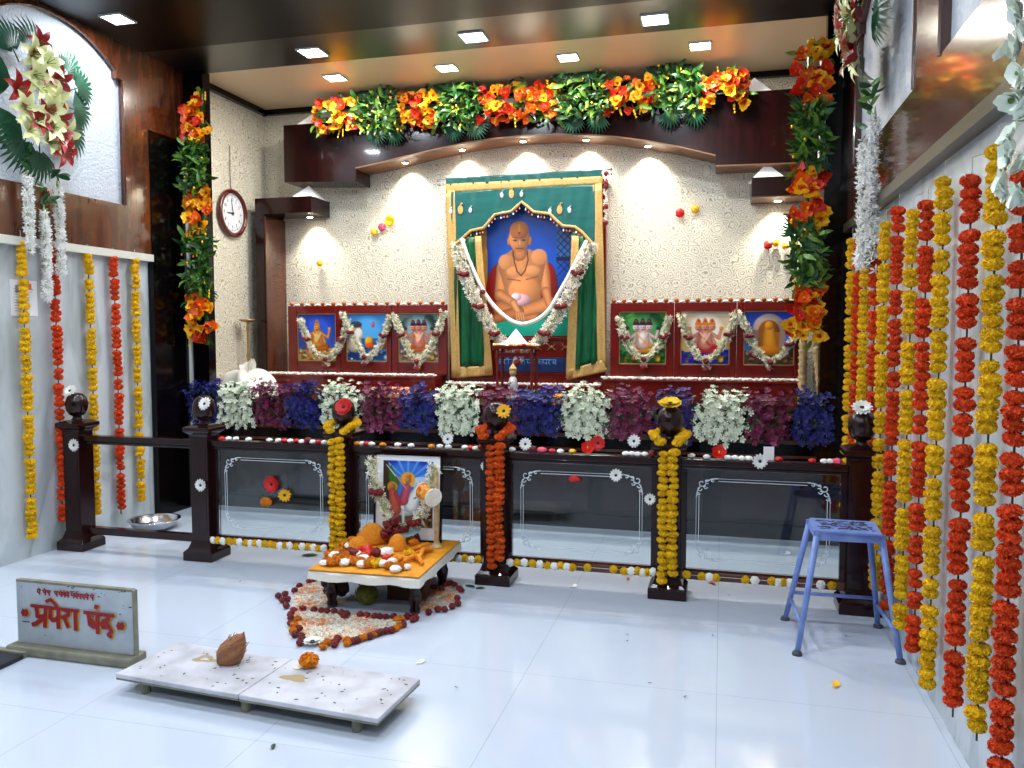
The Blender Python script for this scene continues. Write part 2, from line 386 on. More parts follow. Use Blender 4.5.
def guru():
    a = Art(466, 200, 600, 336, 201, 205, (14, 66, 160)); a.grad((16, 74, 170), (10, 46, 130))
    a.ell(528, 250, 44, 50, (30, 100, 200), soft=22, lit=0)
    a.poly([(466,200),(480,200),(484,336),(466,336)], (8, 84, 52)).poly([(478,200),(485,200),(488,336),(482,336)], (196, 150, 70))
    a.poly([(571,200),(583,200),(583,336),(571,336)], (190, 150, 72)).poly([(583,200),(600,200),(600,336),(583,336)], (10, 96, 60))
    a.poly([(557,226),(571,226),(571,258),(557,258)], (60, 120, 190))
    for k in range(-3, 6): a.cap(557, 228+k*7, 571, 242+k*7, .5, .5, (8, 40, 96), 0).cap(571, 228+k*7, 557, 242+k*7, .5, .5, (8, 40, 96), 0)
    a.poly([(466,200),(600,200),(600,224),(556,226)], (14, 60, 150)).poly([(556,258),(572,258),(572,262),(556,262)], (8, 30, 80))
    a.ell(498, 300, 14, 36, (122, 16, 12)).ell(548, 292, 10, 28, (140, 20, 14)).ell(547, 292, 4, 26, (214, 110, 40))
    a.poly([(466,322),(500,314),(556,306),(600,288),(600,340),(466,340)], (24, 148, 128)).ell(530, 332, 72, 12, (30, 158, 138))
    # seated figure
    a.cap(503, 268, 499, 296, 7, 5.5, SKIN).cap(541, 262, 546, 292, 6.5, 5, SKIN)
    a.poly([(500,258),(512,250),(529,250),(542,256),(546,262),(541,286),(540,304),(506,306),(504,288),(498,270)], SKIN, 1.06-.012*np.abs(a.X-520))
    a.ell(505, 262, 7, 7.5, (216, 152, 102), lit=.12).ell(539, 258, 8, 8, (216, 152, 102), lit=.12)
    a.ell(524, 291, 16, 14, (216, 150, 98), soft=3, lit=.22).ell(514, 272, 8, 5, (220, 158, 108), soft=3, lit=.12).ell(532, 271, 8, 5, (220, 158, 108), soft=3, lit=.12)
    a.cap(507, 279, 520, 281, .5, .5, SKD, 0).cap(526, 280, 538, 277, .5, .5, SKD, 0)
    a.cap(500, 308, 532, 316, 8, 7, (206, 138, 90)).cap(548, 304, 520, 312, 7.5, 6, (212, 146, 96)).cap(518, 312, 496, 318, 6, 5, (198, 128, 82))
    a.ell(520, 300, 11, 6, (222, 180, 186)).ell(516, 297, 5, 4, (236, 200, 204))
    a.cap(499, 294, 513, 303, 5, 4, SKIN).cap(513, 303, 519, 314, 3.6, 3, (222, 160, 112))
    for k in range(4): a.cap(516+k*2.2, 313, 517+k*2.4, 320, 1.2, 1, (222, 158, 108))
    a.cap(546, 292, 549, 304, 4.6, 3.5, SKIN)
    a.cap(519, 246, 519, 254, 6.5, 7.5, (196, 130, 86))
    a.ell(508.8, 242, 2, 4.5, (190, 122, 80)).ell(529.8, 242, 2, 4.5, (200, 132, 88))
    a.ell(519, 238, 10.4, 14.5, (216, 150, 98), lit=.3).ell(519, 231, 9.6, 9, (204, 132, 76), lit=.25)
    a.ell(515, 241, 2.2, .9, (96, 54, 34), lit=0).ell(523.5, 241, 2.2, .9, (96, 54, 34), lit=0)
    a.cap(512.5, 238, 517, 238.3, .4, .4, (150, 96, 62), 0).cap(521.5, 238.3, 526, 238, .4, .4, (150, 96, 62), 0)
    a.cap(519.3, 241, 519.6, 245, 1, 1.5, (226, 164, 112)).cap(516, 249, 523, 249, .7, .7, (140, 74, 54), 0)
    a.cap(519, 225, 519, 233, .7, .7, (244, 190, 60), 0).ell(519, 234, 1.2, 1.2, (190, 20, 20), lit=0)
    pts = [(513,252),(514,262),(517,272),(521,276),(525,271),(528,261),(527,251)]
    for p, q in zip(pts, pts[1:]): a.cap(*p, *q, .55, .55, (96, 46, 30), 0)
    return a
def deity(bg0, bg1, body, cloth, crown, ground, kind=0, hills=None, arms=True):
    a = Art(0, 0, 40, 52, 61, 79, bg0); a.grad(bg0, bg1)
    if hills: a.speck(0, 6, 40, 30, hills, 26, 5)
    a.ell(20, 20, 14, 16, tuple(min(255, int(v*1.15+22)) for v in bg0), soft=8, lit=0)
    a.poly([(0,40),(40,37),(40,52),(0,52)], ground).speck(0, 40, 40, 52, [tuple(int(v*.6) for v in ground), tuple(min(255, int(v*1.4)) for v in ground)], 26, 2)
    if kind == 3:      # stone statue under an arch
        a.ell(20, 18, 13, 15, (176, 160, 150)).poly([(7,18),(33,18),(33,42),(7,42)], (170, 150, 140)).ell(20, 20, 8.5, 11, (150, 90, 30)).poly([(11.5,20),(28.5,20),(28.5,41),(11.5,41)], (190, 120, 30))
        return a.cap(20, 16, 20, 34, 4, 7, (226, 160, 50)).ell(20, 14, 3.4, 4, (220, 150, 40)).ell(20, 38, 11, 5, (214, 140, 34)).speck(2, 36, 10, 50, [(200,150,120),(120,60,40)], 8, 2).speck(32, 36, 39, 50, [(60,50,40),(180,120,60)], 8, 2)
    if kind == 2:      # seated on the sea, sage in profile to the left
        a.poly([(0,27),(40,27),(40,52),(0,52)], (40, 110, 175)).speck(0, 30, 40, 52, [(110,170,215),(20,70,140),(200,225,240)], 50, 2)
        a.cap(9, 20, 7, 34, 5, 8, (232, 220, 196)).ell(10, 16, 5, 6, (200, 160, 120)).ell(9, 12, 6, 3.4, (60, 70, 90)).ell(12, 22, 4, 6, (240, 236, 228))
        a.ell(26, 12, 1.6, 3, (210, 90, 110)).ell(22, 30, 4, 5, (240, 170, 30)).ell(23, 35, 5, 3, (220, 90, 30)).ell(36, 33, 4, 6, (190, 110, 80)); return a
    if arms:
        for sx in (-1, 1):
            a.cap(20+sx*4, 21, 20+sx*11, 26, 1.8, 1.4, body).cap(20+sx*11, 26, 20+sx*13, 18, 1.4, 1.1, body).cap(20+sx*4, 23, 20+sx*8, 31, 1.8, 1.4, body)
            a.ell(20+sx*13, 16.5, 1.6, 1.8, crown)
    a.ell(20, 36, 12, 5, cloth).cap(11, 37, 26, 39, 3, 2.4, cloth).cap(29, 37, 14, 39, 3, 2.4, tuple(int(v*.85) for v in cloth))
    a.cap(20, 21, 20, 31, 5, 6.4, body).ell(20, 27, 3, 6, tuple(min(255, int(v*1.2)) for v in body)).cap(15, 22, 24, 33, .8, .8, cloth, 0)
    a.cap(16, 21, 20, 29, .6, .6, (240, 225, 200), 0).cap(24, 21, 20, 29, .6, .6, (240, 225, 200), 0)
    for x in ((20,) if kind == 0 else (14.5, 25.5, 20) if kind == 1 else (20,)):
        a.ell(x, 15.5, 3, 3.6, body).poly([(x-3.2,13.5),(x+3.2,13.5),(x+1.5,8),(x,6.5),(x-1.5,8)], crown).ell(x, 9.5, 1, 1, (200, 30, 30))
        a.ell(x-1.1, 15.4, .5, .4, (30, 20, 20), lit=0).ell(x+1.1, 15.4, .5, .4, (30, 20, 20), lit=0).ell(x, 17.6, .9, .4, (150, 30, 30), lit=0)
    a.speck(4, 42, 36, 50, [(220,120,40),(240,200,60),(170,40,40),(90,130,60)], 14, 1.8, 3); return a
def rider():
    a = Art(0, 0, 48, 60, 81, 101, (40, 90, 200)); a.grad((20, 60, 190), (150, 190, 230)).ell(24, 16, 22, 16, (70, 140, 235), soft=10, lit=0)
    for k in range(9):
        w = PI+PI*k/8; a.cap(24, 18, 24+30*math.cos(w), 18+24*math.sin(w), .3, 1.4, (120, 180, 245), 0)
    a.poly([(0,10),(8,4),(16,20),(12,36),(0,36)], (70, 130, 50)).poly([(0,0),(5,0),(7,34),(0,60)], (80, 60, 40)).ell(38, 20, 12, 6, (170, 190, 225)).poly([(28,24),(48,20),(48,40),(28,40)], (40, 110, 70)).ell(41, 27, 4, 4, (30, 100, 210))
    a.poly([(0,42),(48,38),(48,60),(0,60)], (120, 96, 60)).speck(0, 42, 48, 60, [(60,50,40),(180,150,90),(90,110,60)], 40, 2)
    a.ell(24, 17, 7, 7, (246, 190, 60), lit=0).ell(9, 24, 5, 5, (226, 170, 50), lit=0)
    a.ell(22, 42, 14, 8, (236, 238, 242)).cap(27, 40, 35, 23, 7, 3.8, (240, 240, 244)).cap(35, 22, 42, 29, 3.4, 2.2, (240, 240, 244)).cap(33.5, 20, 34, 16, 1.1, .4, (230, 230, 236))
    for x0, x1 in ((14, 12), (20, 20), (30, 34), (33, 40)): a.cap(x0, 46, x1, 57, 2, 1.2, (226, 228, 234))
    a.cap(23, 24, 20, 36, 3.6, 4.6, (200, 96, 116)).ell(24, 17, 3, 3.6, (196, 130, 96)).ell(24, 13.4, 3.2, 1.8, (220, 140, 40)).cap(22, 25, 14, 15, 1.2, .9, (210, 140, 130)).cap(12, 14, 3, 4, .6, .3, (240, 240, 240), 0)
    a.cap(9, 28, 12, 44, 3.4, 6, (206, 110, 96)).cap(12, 30, 18, 40, 1.6, 1.2, (206, 70, 70)).ell(9, 24, 2.8, 3.2, (190, 120, 90)).cap(32, 27, 41, 26, .5, .5, (70, 40, 40), 0).cap(30, 34, 41, 28, .5, .5, (70, 40, 40), 0).ell(38, 24, .6, .6, (30, 20, 20), lit=0)
    return a

# ================================================================== THE ROOM
def sbox(name, a, b, m): return struct(MB().box(a, b).build(name, m))
sbox('floor', (XL-.1, -2.6, -.1), (XR+.1, YB+.1, 0), floorm)
sbox('wall_left', (XL-.1, -2.6, 0), (XL, YN-.52, 2.1), marb); sbox('wall_right', (XR, -2.6, 0), (XR+.1, YN, 2.19), marb)
sbox('wall_left_upper', (XL-.1, -2.6, 2.1), (XL, YN-.5, 3.9), panelw); sbox('wall_right_upper', (XR, -2.6, 2.19), (XR+.1, YN, 3.9), panelw)
sbox('wall_left_niche', (XL-.1, YN-.02, 0), (XL, YB, 3.9), wallp); sbox('wall_right_niche', (XR, YN, 0), (XR+.1, YB, 3.9), wallp)
sbox('wall_back', (XL-.1, YB, 0), (XR+.1, YB+.1, 3.9), wallp)
sbox('wall_front', (XL-.1, -2.7, 0), (XR+.1, -2.6, 3.9), mat('darkened_far_wall', (50, 45, 43), .6))  # unseen wall behind the camera, coloured dark to cut grey reflections in wood and glass
sbox('ceiling', (XL-.1, -2.7, ZC), (XR+.1, 5.5, ZC+.1), ceilb)
sbox('ceiling_strip', (XL-.1, 5.5, ZC), (XR+.1, YN, ZC+.1), mirror_black)
sbox('ceiling_niche', (XL-.1, YN, ZS), (XR+.1, YB+.1, ZS+.1), soffit_m)
m = MB().box((XL, YN, ZS-.05), (XL+.05, YB, ZS)).box((XL, YB-.05, ZS-.05), (XR, YB, ZS)).box((XR-.05, YN, ZS-.05), (XR, YB, ZS))
struct(m.build('trim_1', black))
# dark pilasters either side of the niche
sbox('pillar_left', (XL-.1, 5.55, 0), (XL+.05, YN-.02, 3.1), black)
m = MB().box((XL, 5.99, 0), (-4.23, 6.09, 3.68)).box((XL+.05, 5.97, .0), (XL+.075, 5.99, 3.0), 1); struct(m.build('trim_2', [black, whitem]))
m = MB().box((.66, 5.99, 0), (XR, 6.09, 3.68)).box((.625, 5.985, 1.5), (.66, 6.10, 3.5), 1); struct(m.build('trim_3', [black, whitem]))
sbox('trim_4', (XR-.04, 6.09, 0), (XR, YB, 2.6), black)
# panelled wood frames on the side walls
def wall_frames(side):
    sgn = 1 if side == 'left' else -1; X = XL if side == 'left' else XR
    zl, zh = (2.12, 2.47) if side == 'left' else (2.24, 2.59)
    M = Matrix(((0, 1*sgn, 0, X), (1, 0, 0, 0), (0, 0, 1, 0), (0, 0, 0, 1)))     # local (x along y_world, y out, z)
    mb = MB(); d = .04
    bays = [(4.0, 5.28), (2.3, 3.62), (.6, 1.94), (-1.1, .24)] if side == 'left' else [(4.03, 5.72), (1.95, 3.58), (-.1, 1.5), (-2.2, -.5)]
    top = ZC; end = 5.55 if side == 'left' else 5.99
    mb.box((-2.6, 0, zl), (end, d, zh), 0, M)
    edges = sorted([e for b in bays for e in b])
    ys = [(bays[0][1], end)]+[(bays[i+1][1], bays[i][0]) for i in range(len(bays)-1)]+[(-2.6, bays[-1][0])]
    for a, b in ys:
        mb.box((a, 0, zh), (b, d, top), 0, M)
    for a, b in bays:
        c = (a+b)/2; w = (b-a)/2; pts = [(b, 3.40), (b-.07, 3.40), (b-.07, 3.46)]
        for k in range(1, 12):
            u = 1-2*k/12; pts.append((c+(w-.07)*u, 3.46+.2*(1-abs(u)**2.2)))
        pts += [(a+.07, 3.46), (a+.07, 3.40), (a, 3.40), (a, top), (b, top)]
        # split in strips so that the polygon stays convex
        lo = pts[:-2]
        for p, q in zip(lo, lo[1:]):
            if abs(p[0]-q[0]) > 1e-4: mb.prism([p, q, (q[0], top), (p[0], top)], 0, d, 0, M)
        # thin bead round the opening
        full = [(b, zh)]+lo+[(a, zh)]
        mb.tube([(x, d, z) for x, z in full], .011, 6, 0, M)
    o = struct(mb.build('trim_5' if side == 'left' else 'trim_6', brown, bevel=0))
    mb = MB().box((-2.6, 0, zl-.055), (end, d+.02, zl), 0, M); struct(mb.build('trim_7' if side == 'left' else 'trim_8', trimw if side == 'left' else trimo))
wall_frames('left'); wall_frames('right')
sbox('trim_9', (XL, 5.55, 3.1), (XL+.04, YN-.02, ZC), brown)

# ------------------------------------------------------------------ ceiling lamps
def ceiling_lamp(x, y, z, label, group, e=8., col=(.86, .93, 1.), s=.075, mt=None, rz=0):
    t = thing('ceiling_light', label, 'ceiling light', (x, y, z), rz, group)
    m = MB(); m.box((-s-.012, -s-.012, -.012), (s+.012, -s, 0)).box((-s-.012, s, -.012), (s+.012, s+.012, 0)).box((-s-.012, -s, -.012), (-s, s, 0)).box((s, -s, -.012), (s+.012, s, 0))
    m.build('frame', whitem, t); MB().box((-s, -s, -.008), (s, s, 0)).build('diffuser', mt or lamp_e, t)
    l = bpy.data.lights.new('lamp', 'AREA'); l.shape = 'SQUARE'; l.size = 2*s; l.energy = e; l.color = col
    o = bpy.data.objects.new('lamp', l); COL.objects.link(o); o.parent = t; o.location = (0, 0, -.014)
for i, x in enumerate((-3.12, -1.81, -.49)):
    ceiling_lamp(x, 5.82, ZC, 'square white downlight in the black glossy ceiling strip, %s' % ('above the left flowers', 'above the middle portrait', 'nearest the right wall')[i], 'downlights in the black ceiling strip', 12, s=.085)
for i, x in enumerate((-3.27, -2.25, -1.23, -.2)):
    ceiling_lamp(x, 6.49, ZS, 'square white downlight in the cream niche ceiling, %s from the left' % ('first', 'second', 'third', 'last')[i], 'downlights in the cream niche ceiling', 14, (1, .95, .86), .075, lamp_w)
ceiling_lamp(-4.10, 4.87, ZC, 'square white downlight near the arched panel of the left wall', 'room downlights', 12)
for x, y in [(-3.9, 3.2), (-2.2, 3.4), (-.5, 3.4), (-3.6, 1.4), (-1.9, 1.4), (-.2, 1.4), (-3.4, -.8), (-1.5, -.8), (.2, -.8)]:
    ceiling_lamp(x, y, ZC, 'square white downlight in the black ceiling out of the frame', 'room downlights behind the camera', 17)

# ------------------------------------------------------------------ canopy over the shrine
YC = 6.98
t = thing('shrine_canopy', 'dark glossy wooden canopy with an arched lower edge above the portrait', 'canopy', (-1.72, YC, 2.9))
arch = [(-3.32, 3.03), (-3.05, 3.07), (-2.83, 3.11), (-2.55, 3.155), (-2.28, 3.195), (-2., 3.22), (-1.72, 3.23), (-1.44, 3.225), (-1.16, 3.205), (-.9, 3.17), (-.64, 3.12), (-.35, 3.05), (-.08, 2.97)]
mb = MB()
def L2(p): return (p[0]+1.72, p[1]-2.9)
mb.prism([L2(p) for p in ((-4.06, 2.93), (-3.32, 2.90), (-3.32, 3.46), (-4.06, 3.46))], 0, .32)
for p, q in zip(arch, arch[1:]): mb.prism([L2(p), L2(q), L2((q[0], 3.46)), L2((p[0], 3.46))], 0, .32)
mb.prism([L2(p) for p in ((-.08, 2.885), (XR, 2.87), (XR, 3.46), (-.08, 3.46))], 0, .32)
mb.build('fascia', dark, t)
mb = MB()
for p, q in zip(arch, arch[1:]):
    a, b = L2(p), L2(q); mb.prism([(a[0], a[1]-.012), (b[0], b[1]-.012), b, a], -.005, .32)
mb.prism([L2(q) for q in ((-.08, 2.873), (XR, 2.858), (XR, 2.87), (-.08, 2.885))], .0, .32)
mb.build('arch_lining', lining, t)
for i, px in enumerate((405, 462, 523, 586, 648)):
    x = at(px, 140, 'y', 7.13)[0]
    z = next(a[1]+(b[1]-a[1])*(x-a[0])/(b[0]-a[0]) for a, b in zip(arch, arch[1:]) if a[0] <= x <= b[0])-.012
    s = MB().lathe([(.028, 0), (.034, -.003), (.034, -.008), (.026, -.009)], 16).build('spotlight', whitem, t, (x+1.72, .15, z-2.9))
    MB().lathe([(0, -.0105), (.025, -.0102), (.025, -.009)], 16).build('lens', lamp_w, s)
    l = bpy.data.lights.new('spot', 'SPOT'); l.energy = 30; l.spot_size = 1.9; l.spot_blend = 1; l.color = (1, .95, .84); l.shadow_soft_size = .02
    o = bpy.data.objects.new('spot', l); COL.objects.link(o); o.parent = s; o.location = (0, .07, -.03); o.rotation_euler = (math.radians(12), 0, 0)

# L-shaped lamp brackets on both sides
def bracket(side):
    if side == 'l':
        t = thing('lamp_bracket', 'dark wooden upright with a short lit arm at the left of the shrine', 'bracket', (-4.31, 6.93, 1.08))
        MB().box((-.04, 0, 0), (.05, .37, 1.55)).build('post', dark, t); MB().box((.05, .01, 0), (.065, .37, 1.53)).build('inner_face', brown, t)
        MB().box((-.04, 0, 1.55), (.555, .37, 1.70)).build('arm', dark, t); lx = .42; zz = 1.55
    else:
        t = thing('lamp_bracket', 'dark wooden lit arm at the right of the shrine behind the hanging flowers', 'bracket', (.81, 6.93, 1.08))
        MB().box((-.06, 0, 0), (.04, .37, 1.53)).build('post', dark, t)
        MB().box((-.60, 0, 1.53), (.04, .37, 1.68)).build('arm', dark, t); lx = -.38; zz = 1.53
        MB().box((-.595, .005, 1.52), (.04, .37, 1.53)).build('inner_face', lining, t)
    s = MB().lathe([(.03, 0), (.036, -.012), (.03, -.015)], 16).build('spotlight', whitem, t, (lx, .22, zz))
    MB().lathe([(0, -.017), (.028, -.016), (.028, -.014)], 16).build('lens', lamp_w, s)
    l = bpy.data.lights.new('spot', 'SPOT'); l.energy = 26; l.spot_size = 1.7; l.spot_blend = .9; l.color = (1, .93, .8); l.shadow_soft_size = .02
    o = bpy.data.objects.new('spot', l); COL.objects.link(o); o.parent = s
    o.location = (0, .04, -.03); o.rotation_euler = (math.radians(12), 0, 0)
bracket('l'); bracket('r')
def pyramid(x, y, z, s, h, label, m=glassw):
    tag(MB().sq([(s, 0), (.001, h)]).build('pyramid_ornament', m, None, (x, y, z), (0, 0, .12)), label, 'pyramid', 'white pyramids')
pyramid(-3.88, 7.12, 2.78, .13, .13, 'white pyramid standing on the left lamp bracket arm')
pyramid(-3.80, 7.12, 3.46, .13, .14, 'white pyramid on top of the canopy at its left end')
pyramid(.33, 7.1, 2.76, .13, .14, 'white pyramid standing on the right lamp bracket arm')
pyramid(.22, 7.12, 3.46, .13, .15, 'white pyramid on top of the canopy at its right end')

# ------------------------------------------------------------------ altar
t = thing('altar_platform', 'dark polished wooden altar platform filling the niche behind the railing', 'altar', (-1.8, 6.07, 0))
MB().box((-2.64, .03, 0), (2.6, 1.22, .9)).box((-2.64, 0, 0), (2.6, .03, .1)).box((-2.64, 0, .62), (2.6, .03, .9)).build('body', black, t)
MB().box((-2.64, -.03, .9), (2.6, 1.22, .94)).build('top', dark, t, bevel=.006)
MB().box((-2.64, -.02, .70), (2.6, 0, .73)).box((-2.64, -.02, .60), (2.6, 0, .62)).build('moulding', brown, t)
for k in range(6):
    MB().box((-2.5+k*.86, .015, .14), (-1.76+k*.86, .03, .58)).build('panel', dark, t, bevel=.008)
def step(name, x0, x1, y0, z0, z1, label):
    t = thing(name, label, 'shelf', ((x0+x1)/2, y0, z0)); w = (x1-x0)/2
    MB().box((-w, 0, 0), (w, 7.29-y0, z1-z0-.02)).build('riser', cherry, t); MB().box((-w, -.012, z1-z0-.02), (w, 7.29-y0, z1-z0)).build('shelf_top', cherry, t, bevel=.004)
    mb = MB(); n = int((x1-x0)/.011)
    for k in range(n*4):
        mb.ball((-w+R()*2*w, -.004+R()*.04, z1-z0+.006+R()*.014), .011, .8, .1, 5, 0, k)
    tag(mb.build('white_blossom_line', rice_m, None, ((x0+x1)/2, y0, z0)), 'tiny white blossoms along the edge of %s' % label.split(' under')[0].replace('low red', 'the red'), 'flower petals', None, 'stuff')
step('picture_shelf', -4.28, -2.53, 6.92, .94, 1.10, 'low red wooden shelf on the left under three framed pictures')
step('picture_shelf', -2.44, -1.03, 6.98, .94, 1.03, 'low red wooden shelf in the middle under the large portrait')
step('picture_shelf', -1.01, .64, 6.92, .94, 1.10, 'low red wooden shelf on the right under three framed pictures')

# ------------------------------------------------------------------ garlands of white florets on pictures
def v_garland(y, pts, rad, label, group, roses, tassel=None, m=cream_m, r=.018, per=3, step=.012, rr=1., ribbon=None):
    """pts in world x,z ; roses = fractions along the path ; tassel = length hanging at the lowest point"""
    lo = min(pts, key=lambda p: p[1]); t = thing('flower_garland', label, 'garland', (lo[0], y, lo[1]), 0, group)
    P = [(x-lo[0], 0, z-lo[1]) for x, z in pts]
    strand(P, rad, r, step, per).build('tuberose_strand', m, t)
    MB().tube(path_pts(P, .03), rad*.62, 8).build('string', core_m, t)
    q = path_pts(P, .01)
    for fr in roses:
        c = q[min(len(q)-1, int(fr*len(q)))]
        for k in range(3 if rad < .04 else 5):
            b = (k/(2 if rad < .04 else 4)-.5)*rad*1.5; inst('rose_head', ROSE[k % 3], t, (c.x+b, c.y-rad*.8, c.z+(R()-.5)*.015+abs(b)*.3), rrot(), rr*.75)
    if tassel:
        strand([(0, -.01, -.01), (0, -.01, -tassel)], rad*.8, r, .012, 3).build('tassel', m, t)
        for dz in (0, -tassel): inst('rose_head', ROSE[2], t, (0, -rad-.005, dz-.01), rrot(), rr)
    return t

# ------------------------------------------------------------------ six framed pictures
arts = [
 ('golden seated figure on blue', deity((40, 80, 190), (90, 120, 200), (226, 160, 80), (230, 130, 30), (220, 160, 30), (220, 170, 110), 0)),
 ('sage over a blue sea', deity((70, 150, 220), (130, 190, 235), (226, 160, 80), (230, 130, 30), (220, 160, 30), (30, 90, 160), 2)),
 ('three-headed robed figure before dark trees', deity((110, 140, 150), (90, 110, 110), (206, 140, 120), (226, 120, 40), (60, 50, 60), (170, 150, 140), 1, [(40, 60, 50), (50, 40, 60), (90, 110, 100)])),
 ('three-headed figure in a green forest', deity((60, 130, 70), (110, 180, 120), (220, 190, 190), (240, 170, 30), (40, 50, 70), (40, 110, 40), 1, [(20, 80, 30), (70, 50, 30), (90, 160, 80)])),
 ('five-headed figure before a yellow sky', deity((220, 200, 190), (245, 220, 120), (216, 150, 130), (220, 40, 60), (230, 150, 30), (40, 50, 200), 1)),
 ('golden stone statue under an arch', deity((30, 70, 190), (120, 180, 210), (226, 160, 80), (230, 130, 30), (220, 160, 30), (110, 90, 80), 3))]
boxes = [(288, 340.5, 297, 335.5), (340.5, 391.5, 346, 386.5), (391.5, 447, 398, 438), (610, 674, 619, 666), (674, 736.5, 680.6, 729.7), (736.5, 800, 743.6, 794.6)]
YF = 7.10
for i, ((nm, art), (a, b, c, d)) in enumerate(zip(arts, boxes)):
    side = 'left' if i < 3 else 'right'; ordn = ('leftmost', 'middle', 'rightmost')[i % 3]
    x0, x1, u0, u1 = [at(v, 340, 'y', YF)[0] for v in (a, b, c, d)]; zt, zb = 1.76, 1.105; zp1, zp0 = 1.685, 1.225
    t = thing('framed_picture', 'red framed print of a %s, %s of the %s three' % (nm, ordn, side), 'framed picture', ((x0+x1)/2, YF, zb), 0, 'framed pictures on the %s shelf' % side)
    cx = (x0+x1)/2; w = (x1-x0)/2-.002
    l, r, z0, z1, H = u0-cx, u1-cx, zp0-zb, zp1-zb, zt-zb
    MB().box((-w, 0, 0), (l, .035, H)).box((r, 0, 0), (w, .035, H)).box((l, 0, 0), (r, .035, z0)).box((l, 0, z1), (r, .035, H)).box((-w+.01, .036, .01), (w-.01, .05, H-.01)).build('frame', cherry, t, bevel=.006)
    MB().box((l, .012, z0), (r, .014, z0+.008)).box((l, .012, z1-.008), (r, .014, z1)).box((l, .012, z0), (l+.007, .014, z1)).box((r-.007, .012, z0), (r, .014, z1)).build('gilt_edge', gold, t)
    inst('print', art.mesh('print', r-l, z1-z0), t, ((l+r)/2, .02, (z0+z1)/2))
    # garland on it
    g = [[(302,320),(307,338),(316,352),(327,358),(336,352),(343,338),(348,320)], [(343,313),(349,327),(358,344),(366,356),(375,352),(384,336),(391,316)], [(393,315),(400,330),(408,348),(418,360),(428,352),(437,334),(444,312)],
         [(619,318),(624,336),(634,352),(644,358),(655,350),(664,336),(669,316)], [(681,316),(688,338),(697,354),(706,360),(718,352),(728,336),(736,313)], [(742,316),(750,338),(760,354),(770,361),(782,354),(792,340),(801,326)]][i]
    W = [(at(px, py, 'y', YF-.03)[0], at(px, py, 'y', YF-.03)[2]) for px, py in g]
    v_garland(YF-.035, W, .032, 'white garland draped over the print of a %s' % nm, 'white garlands on the framed pictures', (.22, .78), .07, r=.021, per=4, rr=.85)
# beads along the frame tops
for grp, (xa, xb, n) in (('left', (at(292, 300, 'y', 7.12)[0], at(443, 300, 'y', 7.12)[0], 15)), ('right', (at(614, 300, 'y', 7.12)[0], at(798, 300, 'y', 7.12)[0], 18))):
    bead = MB().ball((0,0,0), .021, .9, .05, 12).data('betel_nut', bead_m, True); wb = MB().ball((0,0,0), .018, .55, .12, 10, 0, 4).data('white_blossom', rice_m)
    for k in range(n):
        x = xa+(xb-xa)*k/(n-1)
        tag(inst('betel_nut', bead, None, (x, 7.115, 1.76+.0185)), 'small round brown nut in the row on top of the %s three picture frames' % grp, 'nut', 'brown nuts on the %s frames' % grp)
        if k < n-1: tag(inst('white_blossom', wb, None, (x+(xb-xa)/(n-1)*.5, 7.115, 1.76+.0085), rrot() if 0 else (0,0,R()*6), (1.5, 1, 1)), 'small white blossom between the nuts on top of the %s three picture frames' % grp, 'blossom', 'white blossoms on the %s frames' % grp)

# ------------------------------------------------------------------ the large portrait with its curtain
YP = 7.20
def w2(px, py, y=YP): p = at(px, py, 'y', y); return (p.x, p.z)
t = thing('portrait_shrine', 'tall red wooden shrine frame holding the large portrait of a seated bare-chested elderly man', 'portrait', (-1.78, YP, 1.03))
ox, oz = -1.78, 1.03
def lp(px, py, y=YP): x, z = w2(px, py, y); return (x-ox, z-oz)
x0, x1 = w2(449, 250)[0]-ox, w2(606, 250)[0]-ox; zt = w2(525, 182)[1]-oz
MB().box((x0, 0, 0), (x0+.07, .09, zt)).box((x1-.06, 0, 0), (x1, .09, zt)).box((x0, 0, zt-.05), (x1, .09, zt)).box((x0+.07, .05, 0), (x1-.06, .09, zt-.05)).build('frame', cherry, t, bevel=.005)
zl = lp(525, 337)[1]
MB().box((x0+.07, 0, 0), (x1-.06, .05, zl)).box((x0+.07, -.012, zl-.03), (x1-.06, 0, zl)).box((x0+.07, -.01, .0), (x1-.06, 0, .03)).box((x0+.07, -.008, .09), (x1-.06, 0, .1)).build('plinth', cherry, t, bevel=.003)
mb = MB()
for k in range(9):
    cx = x0+.2+k*.13; mb.tube([(cx-.035, -.004, zl-.12), (cx, -.006, zl-.08), (cx+.035, -.004, zl-.12)], .005, 6).tube([(cx-.035, -.004, zl-.06), (cx, -.006, zl-.1), (cx+.035, -.004, zl-.06)], .004, 6)
mb.build('carved_ornament', brass, t)
pa, pb = lp(466, 200), lp(600, 336); aw = pb[0]-pa[0]; ah = pa[1]-pb[1]
inst('painting', guru().mesh('painting', aw, ah), t, ((pa[0]+pb[0])/2, .045, (pa[1]+pb[1])/2))
la, lb = lp(496, 357), lp(566, 372)
o = MB().box((la[0], -.006, lb[1]), (lb[0], 0, la[1])).build('name_plate', bluelab, t); o['label'] = 'blue plate with pale lettering'
